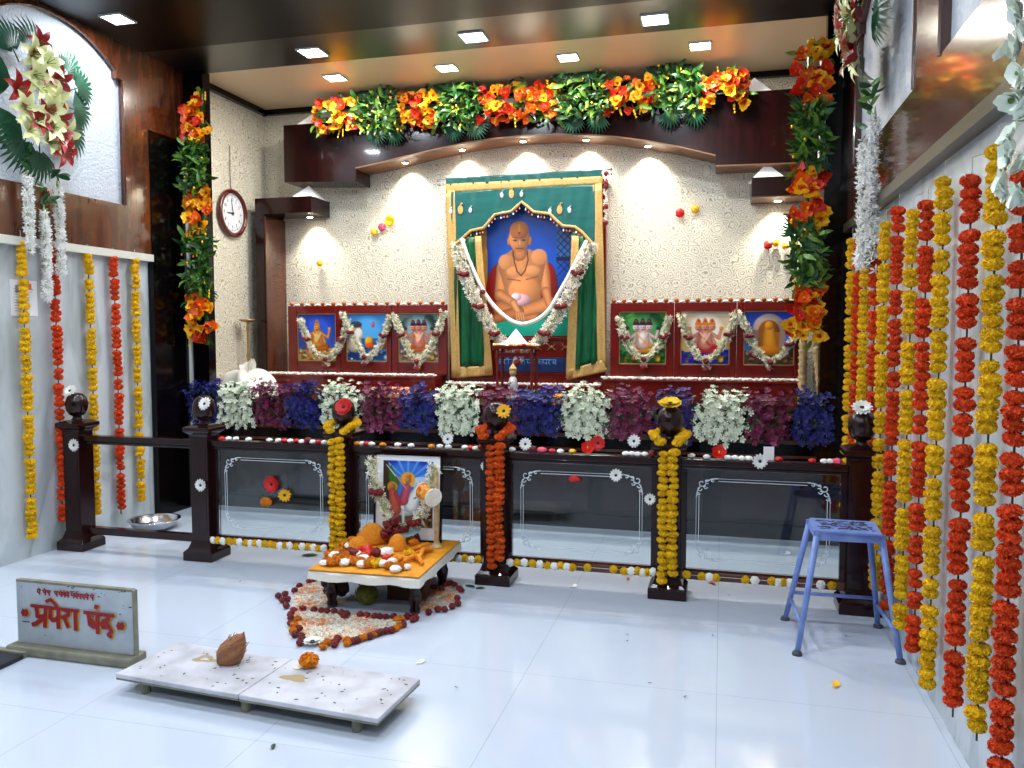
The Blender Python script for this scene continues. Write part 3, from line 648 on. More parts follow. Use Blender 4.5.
# pale lettering of the plate: shapes of Devanagari letters hanging from a head line
mb = MB(); hz = la[1]-.022; x = la[0]+.03
glyph = {'s': [(0,.0,0,-.035),(0,-.018,.02,-.018),(.02,-.035,0,-.035),(.03,0,.03,-.045)], 'v': [(.03,0,.03,-.045),(.03,-.02,.008,-.015),(.008,-.015,.008,-.032),(.008,-.032,.03,-.03)], 'm': [(.03,0,.03,-.045),(0,0,0,-.03),(0,-.03,.03,-.03),(0,-.03,-.004,-.022)], 'i': [(.008,0,.008,-.045),(.008,0,.0,.018),(0,.018,-.014,.012)], 'a': [(.01,0,.01,-.045)], 'r': [(.004,0,.016,-.012),(.016,-.012,.004,-.022),(.004,-.022,.02,-.044)], 'th': [(.03,0,.03,-.045),(.004,-.008,.014,-.016),(.014,-.016,.002,-.03),(.002,-.03,.03,-.03)]}
for word in (['s', 'r', 'i'], ['s', 'v', 'a', 'm', 'i'], ['s', 'm', 'r', 'th']):
    xs = x
    for g in word:
        for a, b, c, d in glyph[g]: mb.tube([(x+a, -.0065, hz+b), (x+c, -.0065, hz+d)], .0028, 4)
        x += .042
    mb.tube([(xs-.006, -.0065, hz), (x-.006, -.0065, hz)], .0028, 4); x += .022
mb.build('lettering', mat('pale_blue_lettering', (120, 170, 215), .5), t)

# curtain hung in front of it
YCu = 7.12
def wc(px, py): x, z = w2(px, py, YCu); return (x-ox, z-oz)
t = thing('green_curtain', 'green satin curtain with gold borders hung in front of the large portrait', 'curtain', (ox, YCu, oz))
def cloth(pl, m, name, amp=.01, freq=30, nx=40, nz=24, top=None, dy=0.):
    """sheet between a left and a right edge polyline (pixels), rippled along x"""
    mb = MB(); vs = []; fs = []
    for j in range(nz+1):
        v = j/nz
        for i in range(nx+1):
            u = i/nx; (ax, az), (bx, bz) = pl(v, u)
            x = ax+(bx-ax)*u; z = az+(bz-az)*u
            vs.append((x, dy+amp*math.sin(freq*x+v*1.3)*(0.5+.5*v)+amp*.5*math.sin(freq*2.3*x+v*3), z))
    for j in range(nz):
        for i in range(nx): q = j*(nx+1)+i; fs.append((q, q+1, q+nx+2, q+nx+1))
    mb.add(vs, fs); o = mb.build(name, m, t, smooth=True); md = o.modifiers.new('s', 'SOLIDIFY'); md.thickness = .003; return o
def lerp(a, b, v): return (a[0]+(b[0]-a[0])*v, a[1]+(b[1]-a[1])*v)
def pline(P, v):
    k = v*(len(P)-1); i = min(int(k), len(P)-2); return lerp(P[i], P[i+1], k-i)
def quad(tl, tr, bl, br): 
    a, b, c, d = wc(*tl), wc(*tr), wc(*bl), wc(*br)
    return lambda v, u: (lerp(a, c, v), lerp(b, d, v))
cloth(quad((446,178),(602,169),(446,186),(602,177)), teal, 'rod_sleeve', .006, 90, 60, 4)
cloth(quad((446,184),(603,176),(446,193),(603,184)), gold, 'top_border', .003, 40, 50, 3, dy=-.004)
bot = [(452,248),(461,240),(471,231),(484,228),(495,215),(504,213),(511,212),(518,206),(522,202),(528,207),(534,212),(542,213),(550,214),(557,221),(563,226),(575,227),(582,232),(592,243),(594,246)]
bl = [wc(*p) for p in bot]; xs = [p[0] for p in bl]
def vb(x):
    for p, q in zip(bl, bl[1:]):
        if p[0] <= x <= q[0]: return p[1]+(q[1]-p[1])*(x-p[0])/(q[0]-p[0])
    return bl[0][1] if x < bl[0][0] else bl[-1][1]
def valf(v, u):
    a, b = wc(450, 192), wc(596, 184); x = a[0]+(b[0]-a[0])*u; z = a[1]+(b[1]-a[1])*u
    zz = z+(vb(x)-z)*v; return ((a[0], zz), (b[0], zz))
cloth(valf, teal, 'valance', .004, 22, 80, 20, dy=-.006)
mb = MB().tube([(p[0], -.014, p[1]) for p in bl], .014, 8); mb.build('zigzag_gold_trim', gold, t)
mb = MB()
for k in range(46):
    x = bl[0][0]+(bl[-1][0]-bl[0][0])*(k+.5)/46; z = vb(x); mb.tube([(x, -.014, z-.01), (x, -.014, z-.032)], .0012, 4, k % 4); mb.ball((x, -.014, z-.04), .008, 1.2, 0, 6, k % 4)
mb.build('tassel_fringe', [white_m, pink_m, gold, blue_m], t)
for cx, cy in ((461,210),(512,194),(560,209+1)):       # paisley patches
    for dx, s in ((-10, 1.1), (0, 1.7), (10, 1.1)):
        x, z = wc(cx+dx*.98, cy-dx*.05+(1 if dx else 0)); mb = MB()
        mb.lathe([(0, .003), (.011*s, .002), (.015*s, 0)], 12, 0, T(x, -.018, z) @ E(PI/2, 0, 0) @ Matrix.Diagonal((1, 1.6, 1, 1)))
        mb.tube([(x, -.018, z+.016*s), (x+.006*s, -.018, z+.034*s), (x+.014*s, -.018, z+.032*s)], .004*s, 5); mb.build('paisley_motif', silver if dx else gold, t)
def drape(px, name, side):
    tl, tr, bl_, br = px
    cloth(quad(*px), green_s, name, .016, 42, 40, 20)
if 1:
    drape(((453,240),(478,236),(457,368),(485,366)), 'left_drape', 0); drape(((574,232),(594,240),(575,370),(599,362)), 'right_drape', 1)
    cloth(quad((446,190),(455,190),(452,378),(461,377)), gold, 'gold_border', .006, 50, 8, 20, dy=-.008)
    cloth(quad((475,236),(481,236),(483,374),(493,374)), gold, 'gold_border', .006, 50, 8, 20, dy=-.006)
    cloth(quad((457,367),(485,366),(456,378),(493,375)), gold, 'gold_border', .008, 40, 20, 5, dy=-.008)
    cloth(quad((593,184),(602,183),(598,368),(606,366)), gold, 'gold_border', .006, 50, 8, 20, dy=-.008)
    cloth(quad((572,236),(579,236),(566,378),(577,378)), gold, 'gold_border', .006, 50, 8, 20, dy=-.006)
    cloth(quad((568,370),(602,360),(567,380),(608,371)), gold, 'gold_border', .008, 40, 20, 5, dy=-.008)
a, b = wc(437, 180), wc(611, 169); MB().tube([(a[0], .02, a[1]), (b[0], .02, b[1])], .007, 8).ball((a[0], .02, a[1]), .014, 1, 0, 10).ball((b[0], .02, b[1]), .014, 1, 0, 10).build('curtain_rod', steel, t)
a, b = wc(439, 185), wc(611, 174); MB().tube([(a[0], .02, a[1]), (b[0], .02, b[1])], .006, 8).ball((a[0], .02, a[1]), .012, 1, 0, 10).ball((b[0], .02, b[1]), .012, 1, 0, 10).build('curtain_rod', steel, t)
def W7(pts, y): return [w2(px, py, y) for px, py in pts]
v_garland(7.02, W7([(457,246),(463,270),(474,296),(488,322),(503,343),(519,350),(538,342),(554,320),(571,290),(583,262),(591,246)], 7.02), .052, 'large white floret garland with bands of red roses draped over the big portrait', None, (.12, .26, .38, .46, .54, .62, .74, .88), .10, rose_white_m, .026, 5, .011)
t2 = thing('white_rope_garland', 'smooth plain white rope garland inside the rose garland on the big portrait', 'garland', (w2(522, 322, 7.07)[0], 7.07, w2(522, 322, 7.07)[1]))
q = [(x-t2.location.x, 0, z-t2.location.z) for x, z in W7([(462,240),(470,262),(484,292),(502,314),(522,324),(545,314),(562,288),(576,262),(586,242)], 7.07)]
mb = MB()
for j, p in enumerate(path_pts(q, .006)): mb.ball(p, .019, 1, .1, 7, 0, j)
mb.build('rope', white_m, t2); inst('rose_head', ROSE[0], t2, (q[2][0], -.03, q[2][2]), rrot(), .8)
t3 = thing('hanging_rose_string', 'short string of roses and white florets at the right end of the curtain rod', 'garland', (w2(606, 172, 7.1)[0], 7.09, w2(606, 172, 7.1)[1]))
strand([(0,0,0), (0,0,-.42)], .012, .018, .02, 3).build('tuberose_strand', rose_white_m, t3)
for z in (-.02, -.1, -.13, -.3, -.44): inst('rose_head', ROSE[1], t3, (.005, -.02, z), rrot(), .8)

# ------------------------------------------------------------------ flower swag on the canopy and the two hanging columns
LF = [leafmesh(.09, .028), leafmesh(.07, .022, leafl_m), leafmesh(.12, .03)]
def face_cam(spread=.9, up_=0.):         # random orientation, local +z pointing roughly towards -y
    return Euler((PI/2+(R()-.5)*spread*2+up_, (R()-.5)*spread, 0)).to_matrix() @ Euler((0, 0, R()*6.28)).to_matrix()
def orchid_block(t, x0, x1, z0, z1, n, depth=.1, big=1., y=0.):
    w = [('y', .5), ('o', .25), ('r', .25)]
    for k in range(n):
        c = random.choices(['y', 'o', 'r'], [.46, .24, .30])[0]
        u, v = R()*2-1, R()*2-1
        x = (x0+x1)/2+u*(x1-x0)/2; z = (z0+z1)/2+v*(z1-z0)/2; yy = y-depth*(1-.7*max(abs(u), abs(v))**2)*(.4+.6*R())
        o = inst('orchid_bloom', random.choice(OB[c]), t, (x, yy, z), face_cam(.8).to_euler(), big*(.8+.5*R()))
def leaf_block(t, x0, x1, z0, z1, n, depth=.1, palms=3, y=0., buds=14):
    mb = MB()
    for k in range(n):
        x = x0+R()*(x1-x0); z = z0+R()*(z1-z0); L = .07+.06*R()
        mb.petal(L, L*.3, T(x, y-depth*R(), z) @ (face_cam(1.1)).to_4x4() @ E(.6, 0, 0), 0 if R() < .6 else 1, .15, .3, 4, .1)
    for k in range(buds):
        x = x0+R()*(x1-x0); z = z0+R()*(z1-z0); d = Vector((R()-.5, -.6*R(), R()-.5))*.12
        p = Vector((x, y-depth*.7, z)); mb.tube([p, p+d], .002, 4, 1); mb.ball(p+d, .009, 1.3, 0, 6, 2)
    mb.build('leaf_cluster', [leaf_m, leafl_m, yelp_m], t, smooth=True)['kind'] = 'stuff'
    for k in range(palms):
        inst('palm_leaf', PALM[k % 2], t, (x0+(k+.5)*(x1-x0)/palms, y-depth*.3, z0+(z1-z0)*(.1 if k % 2 else .9)), (PI/2+.3*(R()-.5), (0 if k % 2 == 0 else PI)+.8*(R()-.5), 0), .8)
def buds(t, x0, x1, z0, z1, n, y=0):
    mb = MB()
    for k in range(n):
        s = -1 if R() < .6 else 1; x = x0+R()*(x1-x0); z = z0 if s < 0 else z1
        p = Vector((x, y-.04-.04*R(), z-s*.03)); d = Vector(((R()-.5)*.08, -.02*R(), s*(.07+.05*R())))
        mb.tube([p, p+d*.5+Vector((.01, 0, 0)), p+d], .0025, 4, 0)
        for q in (.5, .75, 1.): mb.ball(p+d*q, .011*(1.2-.5*q), 1.4, 0, 6, 1)
    mb.build('bud_sprays', [leafl_m, yelp_m], t, smooth=True)['kind'] = 'stuff'
segs = [('o', 312, 360), ('g', 358, 398), ('o', 397, 440), ('g', 437, 478), ('o', 476, 526), ('o', 522, 560), ('g', 556, 605), ('o', 602, 655), ('g', 652, 700), ('o', 696, 748)]
cnt = {'o': 0, 'g': 0}
for k, (kd, a, b) in enumerate(segs):
    mid = (a+b)/2; tp = 87-26*(mid-335)/390; bt = 134-26*(mid-335)/390
    A, B, C_ = at(a, tp, 'y', 6.86), at(b, tp, 'y', 6.86), at(mid, bt, 'y', 6.86); zt = min(A.z, 3.64); w = (B.x-A.x)/2; h = zt-C_.z
    o_ = ('first', 'second', 'third', 'fourth', 'fifth', 'sixth')[cnt[kd]]; cnt[kd] += 1
    t = thing('canopy_flower_bunch' if kd == 'o' else 'canopy_leaf_bunch', ('%s bunch of orange and yellow orchids from the left on the canopy' if kd == 'o' else '%s bunch of green leaves and palm fans from the left on the canopy') % o_, 'flowers' if kd == 'o' else 'leaves', (A.x+w, 6.94, C_.z), 0, 'flower and leaf bunches on the canopy')
    if kd == 'o':
        orchid_block(t, -w+.02, w-.02, .03, h-.02, 46, .16, 1.05)
        buds(t, -w, w, .05, h-.08, 4); leaf_block(t, -w, w, .02, h, 30, .07, 0, 0, 0)
    else: leaf_block(t, -w, w, 0, h, 170, .14, 4)
    MB().tube([(-w, .01, h*.5), (w, .01, h*.5)], .02, 8).build('backing_rope', leaf_m, t)
def column(name, label, x, y, segs, w):
    t = thing(name, label, 'flower garland', (x, y, segs[-1][2]))
    for kd, zt, zb in segs:
        zt -= segs[-1][2]; zb2 = zb-segs[-1][2]
        if kd == 'o': orchid_block(t, -w, w, zb2+.04, zt-.04, 33, .15, 1.2); buds(t, -w, w, zb2+.08, zt-.08, 3); leaf_block(t, -w, w, zb2, zt, 14, .06, 0, 0, 0)
        else: leaf_block(t, -w*.9, w*.9, zb2, zt, 190, .14, 2, 0, 8)
    MB().tube([(0, .02, .0), (0, .02, segs[0][1]-segs[-1][2])], .02, 8).build('backing_rope', leaf_m, t)
def zz(py, px=200): return at(px, py, 'y', 5.92).z
column('hanging_flower_column', 'column of yellow and red orchids with green leaves hanging beside the wall clock', at(199, 200, 'y', 5.9).x, 5.94, [('o', zz(92), zz(147)), ('g', zz(145), zz(190)), ('o', zz(188), zz(240)), ('g', zz(238), zz(292)), ('o', zz(290), zz(345))], .10)
column('hanging_flower_column', 'column of orange and yellow orchids with green leaves hanging at the right pilaster', at(808, 200, 'y', 5.9).x, 5.94, [('o', zz(38, 808), zz(112, 808)), ('g', zz(108, 808), zz(165, 808)), ('o', zz(160, 808), zz(232, 808)), ('g', zz(228, 808), zz(285, 808)), ('o', zz(282, 808), zz(342, 808))], .105)

# ------------------------------------------------------------------ lily bouquets high on the side walls, with tuberose strings
def lily_bouquet(label, side, y, z, H=.85, W=.55, flip=1):
    X = XL+.08 if side == 'l' else XR-.08
    t = thing('lily_bouquet', label, 'bouquet', (X, y, z), PI/2 if side == 'l' else -PI/2)
    for k, (u, v, a) in enumerate([(0, .5, 0), (-.3, .42, .6), (.3, .42, -.7), (-.38, .1, 1.4), (.36, .05, -1.5), (-.28, -.25, 2.3), (.3, -.2, -2.1), (.02, -.5, PI), (-.18, -.42, 2.7), (.4, .28, -1.1)]):
        inst('palm_leaf', PALM[k % 2], t, (u*W*(1.35 if u > 0 else .8), -.05, v*H*.75), (PI/2+.15, -a, 0) if 0 else Euler((PI/2, 0, 0)).to_matrix().to_4x4().to_euler(), 1.15).rotation_euler = (Matrix.Rotation(-a, 3, 'Y') @ Euler((PI/2-.1, 0, 0)).to_matrix()).to_euler()
    pos = [(-.02,.46,'r'),(-.08,.34,'w'),(.02,.3,'w'),(.16,.22,'r'),(.06,.16,'w'),(-.1,.18,'w'),(-.02,.08,'w'),(.1,.04,'w'),(-.22,.02,'r'),(-.2,-.1,'w'),(.02,-.06,'w'),(.14,-.1,'r'),(-.08,-.2,'r'),(.05,-.22,'w'),(.2,-.22,'w'),(.04,-.34,'w'),(.16,-.38,'r'),(-.02,-.12,'r'),(.0,.22,'r'),(.12,-.28,'r'),(-.14,-.28,'w')]
    for u, v, c in pos:
        inst('lily_bloom', random.choice(LW if c == 'w' else LR), t, (u*W*1.35, -.07-.05*R(), v*H*.95), face_cam(.5).to_euler(), .95+.25*R())
    return t
lily_bouquet('bouquet of red and yellow lilies with palm leaves on the left wall panel', 'l', 4.38, 3.0, .82, .62)
lily_bouquet('bouquet of red and pale lilies with dark palm leaves high on the right wall', 'r', 4.88, 3.3, .95, .7)
def tuber_string(side, y, zt, zb, label, grp, rad=.022, r=.024, X=None, leaves=0):
    X = X or (XL+.10 if side == 'l' else XR-.10)
    t = thing('tuberose_string', label, 'garland', (X, y, zt), PI/2 if side == 'l' else -PI/2, grp)
    strand([(0, 0, 0), (.008, 0, (zb-zt)*.5), (0, 0, zb-zt)], rad, r, .01, 5, yscale=1).build('florets', white_m, t)
    MB().tube([(0, 0, .06), (0, 0, 0), (0, 0, zb-zt)], [.002, rad*.5, rad*.5], 6).build('string', core_m, t)
    if leaves:
        for k in range(leaves): inst('leaf', LF[k % 2], t, ((R()-.5)*.06, -.02, .03+R()*.16), (R()*6, R()*6, R()*6), 1.1)
tuber_string('l', 4.31, 2.50, 2.03, 'white tuberose string hanging under the left lily bouquet, nearest the camera', 'tuberose strings under the left bouquet', leaves=6)
tuber_string('l', 4.44, 2.29, 1.72, 'white tuberose string hanging under the left lily bouquet, the middle and lowest one', 'tuberose strings under the left bouquet', leaves=9)
tuber_string('l', 4.56, 2.48, 1.90, 'white tuberose string hanging under the left lily bouquet, farthest from the camera', 'tuberose strings under the left bouquet', leaves=7)
tuber_string('r', 4.76, 2.52, 1.86, 'thick white tuberose string hanging on the right wall under the lily bouquet', 'tuberose strings on the right wall', .045, .032, leaves=4)
tuber_string('r', 4.62, 2.62, 2.25, 'short thin white tuberose string beside the thick one on the right wall', 'tuberose strings on the right wall', .02, .024, leaves=9)
t = thing('white_flower_string', 'string of large white artificial flowers with leaves hanging at the near right edge', 'garland', (XR-.07, 2.40, 2.62), -PI/2)
for k in range(44):
    z = -k*.018; inst('white_bloom', WB[k % 2], t, ((R()-.5)*.12, -(R()*.08)+.02, z), face_cam(1.).to_euler(), .9+.4*R())
MB().tube([(0, 0, .1), (0, 0, -.8)], .006, 6).build('vine', leaf_m, t)

# ------------------------------------------------------------------ marigold garlands
def marigold_string(parent, pts, heads, pitch=.047, gaps=True, sc_=1.):
    p = path_pts(pts, .004); nxt = random.randint(3, 7); i = 0; last = p[0]; d = 0; target = .02; k = 0
    for a, b in zip(p, p[1:]):
        d += (b-a).length
        if d >= target:
            inst('marigold_head', random.choice(heads), parent, (b.x+(R()-.5)*.012, b.y-(R())*.006, b.z), ((R()-.5)*.5, (R()-.5)*.5, R()*6.28), sc_*(.92+.2*R()))
            k += 1; target += pitch*sc_*(.94+.14*R())
            if gaps and k >= nxt: target += .014+.02*R(); k = 0; nxt = random.randint(2, 7)
    MB().tube([tuple(q) for q in path_pts(pts, .1)], .0035, 5).build('thread', stem_m, parent)
def wall_garland(side, c, y, zt, zb, label, grp):
    X = XL+.045 if side == 'l' else XR-.045
    t = thing('marigold_garland', label, 'garland', (X, y, zt), PI/2 if side == 'l' else -PI/2, grp)
    marigold_string(t, [(0, 0, 0), ((R()-.5)*.02, 0, (zb-zt)/2), (0, 0, zb-zt)], YH if c == 'Y' else OH, .046, True, .83)
    MB().tube([(0, .035, .07), (0, 0, .06), (0, 0, 0)], .002, 5).build('hook', string_m, t)
RG = [('Y',5.66,2.11,.30),('O',5.38,2.08,.33),('Y',5.13,2.10,.38),('O',4.80,1.98,.35),('Y',4.54,2.07,.14),('O',4.23,2.10,.16),('Y',3.92,2.04,.15),('O',3.66,2.04,.17),('Y',3.41,2.09,.11),('O',3.06,2.03,.15),('Y',2.79,2.07,.20),('O',2.56,1.95,.12)]
for i, (c, y, zt, zb) in enumerate(RG):
    n = ('Y', 'O').index(c); nth = [g[0] for g in RG[:i]].count(c)
    wall_garland('r', c, y, zt, zb, '%s marigold garland on the right marble wall, %s %s one from the dark pilaster' % (('yellow', 'orange')[n], ('first', 'second', 'third', 'fourth', 'fifth', 'sixth')[nth], ('yellow', 'orange')[n]), 'marigold garlands on the right wall')
LG = [('Y',4.30,2.10,.14),('O',4.56,2.09,.19),('Y',4.87,2.07,.17),('O',5.12,2.07,.12),('Y',5.35,2.08,.19)]
nmL = ['yellow marigold garland on the left wall over the pinned paper sheet', 'orange marigold garland on the left wall behind the leftmost post', 'yellow marigold garland on the left wall between the two orange ones', 'orange marigold garland on the left wall above the steel bowl', 'yellow marigold garland on the left wall nearest the black pilaster']
for (c, y, zt, zb), l in zip(LG, nmL): wall_garland('l', c, y, zt, zb, l, 'marigold garlands on the left wall')

# ------------------------------------------------------------------ paper sheet and clock on the left wall
t = thing('paper_notice', 'white paper sheet with faint print pinned on the left marble wall', 'notice', (XL+.002, 4.35, 1.61), PI/2)
MB().box((-.105, 0-.003, 0), (.105, 0, .235)).build('sheet', paper, t)
mb = MB()
for k in range(9): mb.box((-.08, -.0035, .03+k*.018), (.02+.06*R(), -.003, .034+k*.018))
mb.box((-.07, -.0035, .15), (-.01, -.003, .2)); mb.build('print', mat('faint_grey_print', (150, 160, 178), .7), t)
MB().box((.03, -.0045, .175), (.06, -.003, .215)).build('orange_mark', mat('orange_mark', (235, 110, 50), .6), t)
def text_mesh(s, size):
    cu = bpy.data.curves.new('txt', 'FONT'); cu.body = s; cu.size = size; cu.align_x = 'CENTER'; cu.align_y = 'CENTER'; cu.extrude = .0006
    o = bpy.data.objects.new('txt', cu); COL.objects.link(o); bpy.context.view_layer.update()
    me = bpy.data.meshes.new_from_object(o.evaluated_get(bpy.context.evaluated_depsgraph_get())); bpy.data.objects.remove(o); return me
t = thing('wall_clock', 'round wall clock with dark red rim and white face beside the hanging flowers', 'clock', (XL+.002, 6.69, 2.61), PI/2)
RX = E(PI/2, 0, 0)
MB().lathe([(.21, 0), (.222, .01), (.222, .035), (.205, .05), (.185, .045), (.18, .03), (.18, 0)], 48, 0, RX).build('rim', mat('clock_rim', (88, 22, 18), .25, coat=.6), t, smooth=True)
MB().lathe([(.182, .012), (.182, .02)], 40, 0, RX).build('face', paper, t)
mb = MB()
for k in range(60):
    a = k*PI/30; r0 = .155 if k % 5 else .148; w = .0012 if k % 5 else .003
    mb.box((-w, -.0215, r0), (w, -.02, .165), 0, Matrix.Rotation(a, 4, 'Y'))
mb.build('minute_marks', ink, t)
for h in range(1, 13):
    a = h*PI/6; me = text_mesh(str(h), .042); me.materials.clear(); me.materials.append(ink)
    inst('numeral', me, t, (.125*math.sin(a), -.021, .125*math.cos(a)), (PI/2, 0, 0))
def hand(name, ang, L, w, y): MB().prism([(-w, -.02), (w, -.02), (w*.5, L), (-w*.5, L)], -.003, 0, 0, T(0, y, 0) @ Matrix.Rotation(ang, 4, 'Y')).build(name, ink, t)
hand('hour_hand', math.radians(-91), .085, .006, -.024); hand('minute_hand', math.radians(-10), .13, .0045, -.028); MB().lathe([(.01, 0), (.01, .034)], 14, 0, RX).build('hub', ink, t)
MB().tube([(0, -.01, .21), (-.01, -.012, .4), (.0, -.01, .62)], .003, 5).build('cable', ink, t)

# ------------------------------------------------------------------ orchid bunches on the altar edge
def mini_bloom(mb, p, r, m, q): 
    M = T(*p) @ q.to_4x4(); 
    for k in range(5):
        a = 2*PI*k/5+R()*.3; c, s = math.cos(a), math.sin(a); 
        mb.add([(0,0,0), (r*(.7*c-.36*s), r*(.7*s+.36*c), r*.25), (r*1.05*c, r*1.05*s, r*.3), (r*(.7*c+.36*s), r*(.7*s-.36*c), r*.25)], [(0,1,2,3)], m, M)
def spray(col, col2):
    mb = MB()
    for k in range(17):
        z = -.02-.21*k/17; x = (R()-.5)*.10; y = -.015-.085*R()*(1-k/24)
        mini_bloom(mb, (x, y, z), .016+.011*R(), 0 if R() < .86 else 1, face_cam(.9))
    mb.tube([(0, 0, .02), (.005, -.03, -.05), (0, -.03, -.21)], .003, 4, 2)
    for k in range(2): mb.petal(.07, .024, T((R()-.5)*.05, -.03, -.04-.1*R()) @ face_cam(1).to_4x4(), 2, .1, .3, 3, .1)
    return mb.data('flower_spray', [col, col2, leaf_m], True)
SP = {'blue': [spray(blue_m, blue_m) for _ in range(3)], 'white': [spray(whiteo_m, whiteo_m) for _ in range(3)], 'purple': [spray(purple_m, mat('orchid_light_purple', (176, 70, 122), .5)) for _ in range(3)], 'violet': [spray(violet_m, blue_m) for _ in range(3)]}
bun = [('blue',185,224,'behind the second post'),('white',222,260,'beside the white cloth bundle'),('purple',256,292,'under the left picture shelf end'),('blue',288,328,'left of the third post'),('white',325,366,'above the third post'),('purple',362,408,'above the picture on the low table'),('blue',403,440,'under the middle shelf left end'),('white',436,484,'left of the fourth post'),('purple',480,518,'above the fourth post'),('blue',512,566,'under the large portrait'),('white',560,610,'under the right drape of the curtain'),('purple',606,656,'left of the fifth post'),('violet',652,700,'above the fifth post'),('white',696,750,'under the right picture shelf'),('purple',745,792,'under the rightmost framed picture'),('blue',788,832,'beside the right pilaster')]
for c, a, b, wh in bun:
    A, B = at(a, 400, 'y', 6.0), at(b, 400, 'y', 6.0); w = (B.x-A.x)/2
    t = thing('orchid_bunch', 'bunch of %s orchids on the altar edge, %s' % (c, wh), 'flowers', (max(-4.24, (A.x+B.x)/2), 6.02, .94), 0, 'orchid bunches along the altar edge')
    n = max(9, int(w*2/.028))
    for k in range(n):
        u = -w+.04+(2*w-.08)*(k+.5)/n; row = k % 3
        inst('flower_spray', random.choice(SP[c]), t, (u, -.03-.03*row*.5+(R()-.5)*.03, .01+.045*R()+.02*(2-row)), ((R()-.5)*.3, (R()-.5)*.5, (R()-.5)*.8), (1, 1, 1.05+.2*R()))
        if k % 2: inst('flower_spray', random.choice(SP[c]), t, (u, .0, .07+.03*R()), (-1.2+(R()-.5)*.3, (R()-.5)*.5, (R()-.5)*.8), (1, 1, .7))

# ------------------------------------------------------------------ things on the altar
t = thing('cloth_bundle', 'crumpled white cloth bundle on the altar behind the white orchids at the left', 'cloth', (-4.16, 6.45, .94))
mb = MB(); vs = []; n = 36; h = 20
for i in range(h+1):
    for k in range(n):
        a = 2*PI*k/n; tt = i/h; r = math.cos(tt*PI/2)**.6
        f = 1+.10*math.sin(5*a+3*tt)+.06*math.sin(11*a-4*tt)
        vs.append((.26*r*f*math.cos(a), .20*r*f*math.sin(a), .22*math.sin(tt*PI/2)*(1+.16*math.sin(3*a+1)*r)+.03*math.sin(7*a)*r*tt))
mb.add(vs, [(i*n+k, i*n+(k+1) % n, (i+1)*n+(k+1) % n, (i+1)*n+k) for i in range(h) for k in range(n)]); mb.build('wrap', cloth_m, t, smooth=True)
mb = MB()
for k in range(5):
    a = k*.5-.9; mb.petal(.15, .11, T(.03, -.02, .18) @ E(1.2-.2*k, 0, a), 0, .3, .1, 5, .8)
mb.build('knot', cloth_m, t, smooth=True)
t = thing('lamp_stand', 'slim brass oil lamp stand rising behind the white cloth bundle', 'lamp stand', (-4.34, 6.75, .94))
MB().lathe([(.06, 0), (.06, .01), (.02, .03), (.012, .06), (.018, .12), (.01, .16), (.01, .30), (.018, .34), (.01, .38), (.01, .55), (.016, .6), (.01, .64), (.012, .66)], 20).build('stem', brass, t, smooth=True)
MB().lathe([(.01, .655), (.05, .665), (.075, .675), (.078, .685), (.06, .68), (0, .676)], 24).build('dish', brass, t, smooth=True)
def carved_staff(x, y, label, tilt=0, h=.5):
    t = thing('carved_staff', label, 'staff', (x, y, .94)); t.rotation_euler = (0, tilt, 0)
    pr = [(.03, 0)]; z = .01
    while z < h: pr += [(.03, z), (.036, z+.015), (.026, z+.03), (.031, z+.045)]; z += .05
    MB().lathe(pr+[(0, z)], 14).build('shaft', beige_carved, t, smooth=True)
carved_staff(.59, 6.45, 'pale carved wooden staff standing upright at the right end of the altar'); carved_staff(.735, 6.42, 'second pale carved staff leaning against the right pilaster', -.12, .45)
# the small table with the silver pyramid in front of the portrait
t = thing('offering_table', 'small red wooden table with white blossoms on its edge before the portrait', 'table', (-1.70, 6.60, .94))
for sx in (-1, 1):
    for sy in (0, 1): MB().lathe([(.016, 0), (.016, .03), (.02, .05), (.013, .1), (.013, .32), (.02, .36), (.014, .40), (.014, .42)], 12, 0, T(sx*.15, sy*.16, 0)).build('leg', cherry, t, smooth=True)
MB().box((-.19, -.03, .42), (.19, .2, .45)).build('tabletop', cherry, t, bevel=.004); MB().box((-.14, 0, .36), (.14, .17, .39)).build('apron', cherry, t)
mb = MB()
for k in range(110): mb.ball((-.18+.36*R(), -.025+.03*R(), .455+.012*R()), .011, .7, .1, 5, 0, k)
for k in range(60): mb.ball((-.18+.36*R(), .0+.18*R(), .453), .01, .7, .1, 5, 0, k)
tag(mb.build('white_blossom_line', rice_m, None, (-1.70, 6.60, .94)), 'tiny white blossoms heaped on the edge of the small table before the portrait', 'flower petals', None, 'stuff')
tag(MB().sq([(.11, 0), (.003, .14)]).build('pyramid_ornament', glassw, None, (-1.71, 6.69, 1.392), (0, 0, .2)), 'white pyramid on the small table before the large portrait', 'pyramid', 'white pyramids')
for k, (dx, hh) in enumerate(((-.15, PUFFY), (-.08, PUFF), (-.02, PUFFY), (.05, PUFFY), (.09, PUFFR), (.14, PUFFY))):
    tag(inst('loose_blossom', hh[0], None, (-1.70+dx, 6.556, 1.40), rrot() if 0 else (0, 0, k), .7), '%s blossom head on the front edge of the small table, %s from the left' % (('yellow', 'white', 'yellow', 'yellow', 'red', 'yellow')[k], ('first', 'second', 'third', 'fourth', 'fifth', 'sixth')[k]), 'flower')
t = thing('idol', 'small dressed idol with pale flowers standing under the small offering table', 'idol', (-1.70, 6.55, .94))
MB().lathe([(.05, 0), (.055, .02), (.035, .06), (.045, .12), (.03, .18), (.012, .2)], 18).build('robe', silver, t, smooth=True); MB().ball((0, -.005, .225), .03, 1.1, 0, 14).build('head', beige_carved, t, smooth=True); MB().lathe([(.03, .24), (.034, .26), (.014, .29), (0, .31)], 12).build('crown', gold, t)
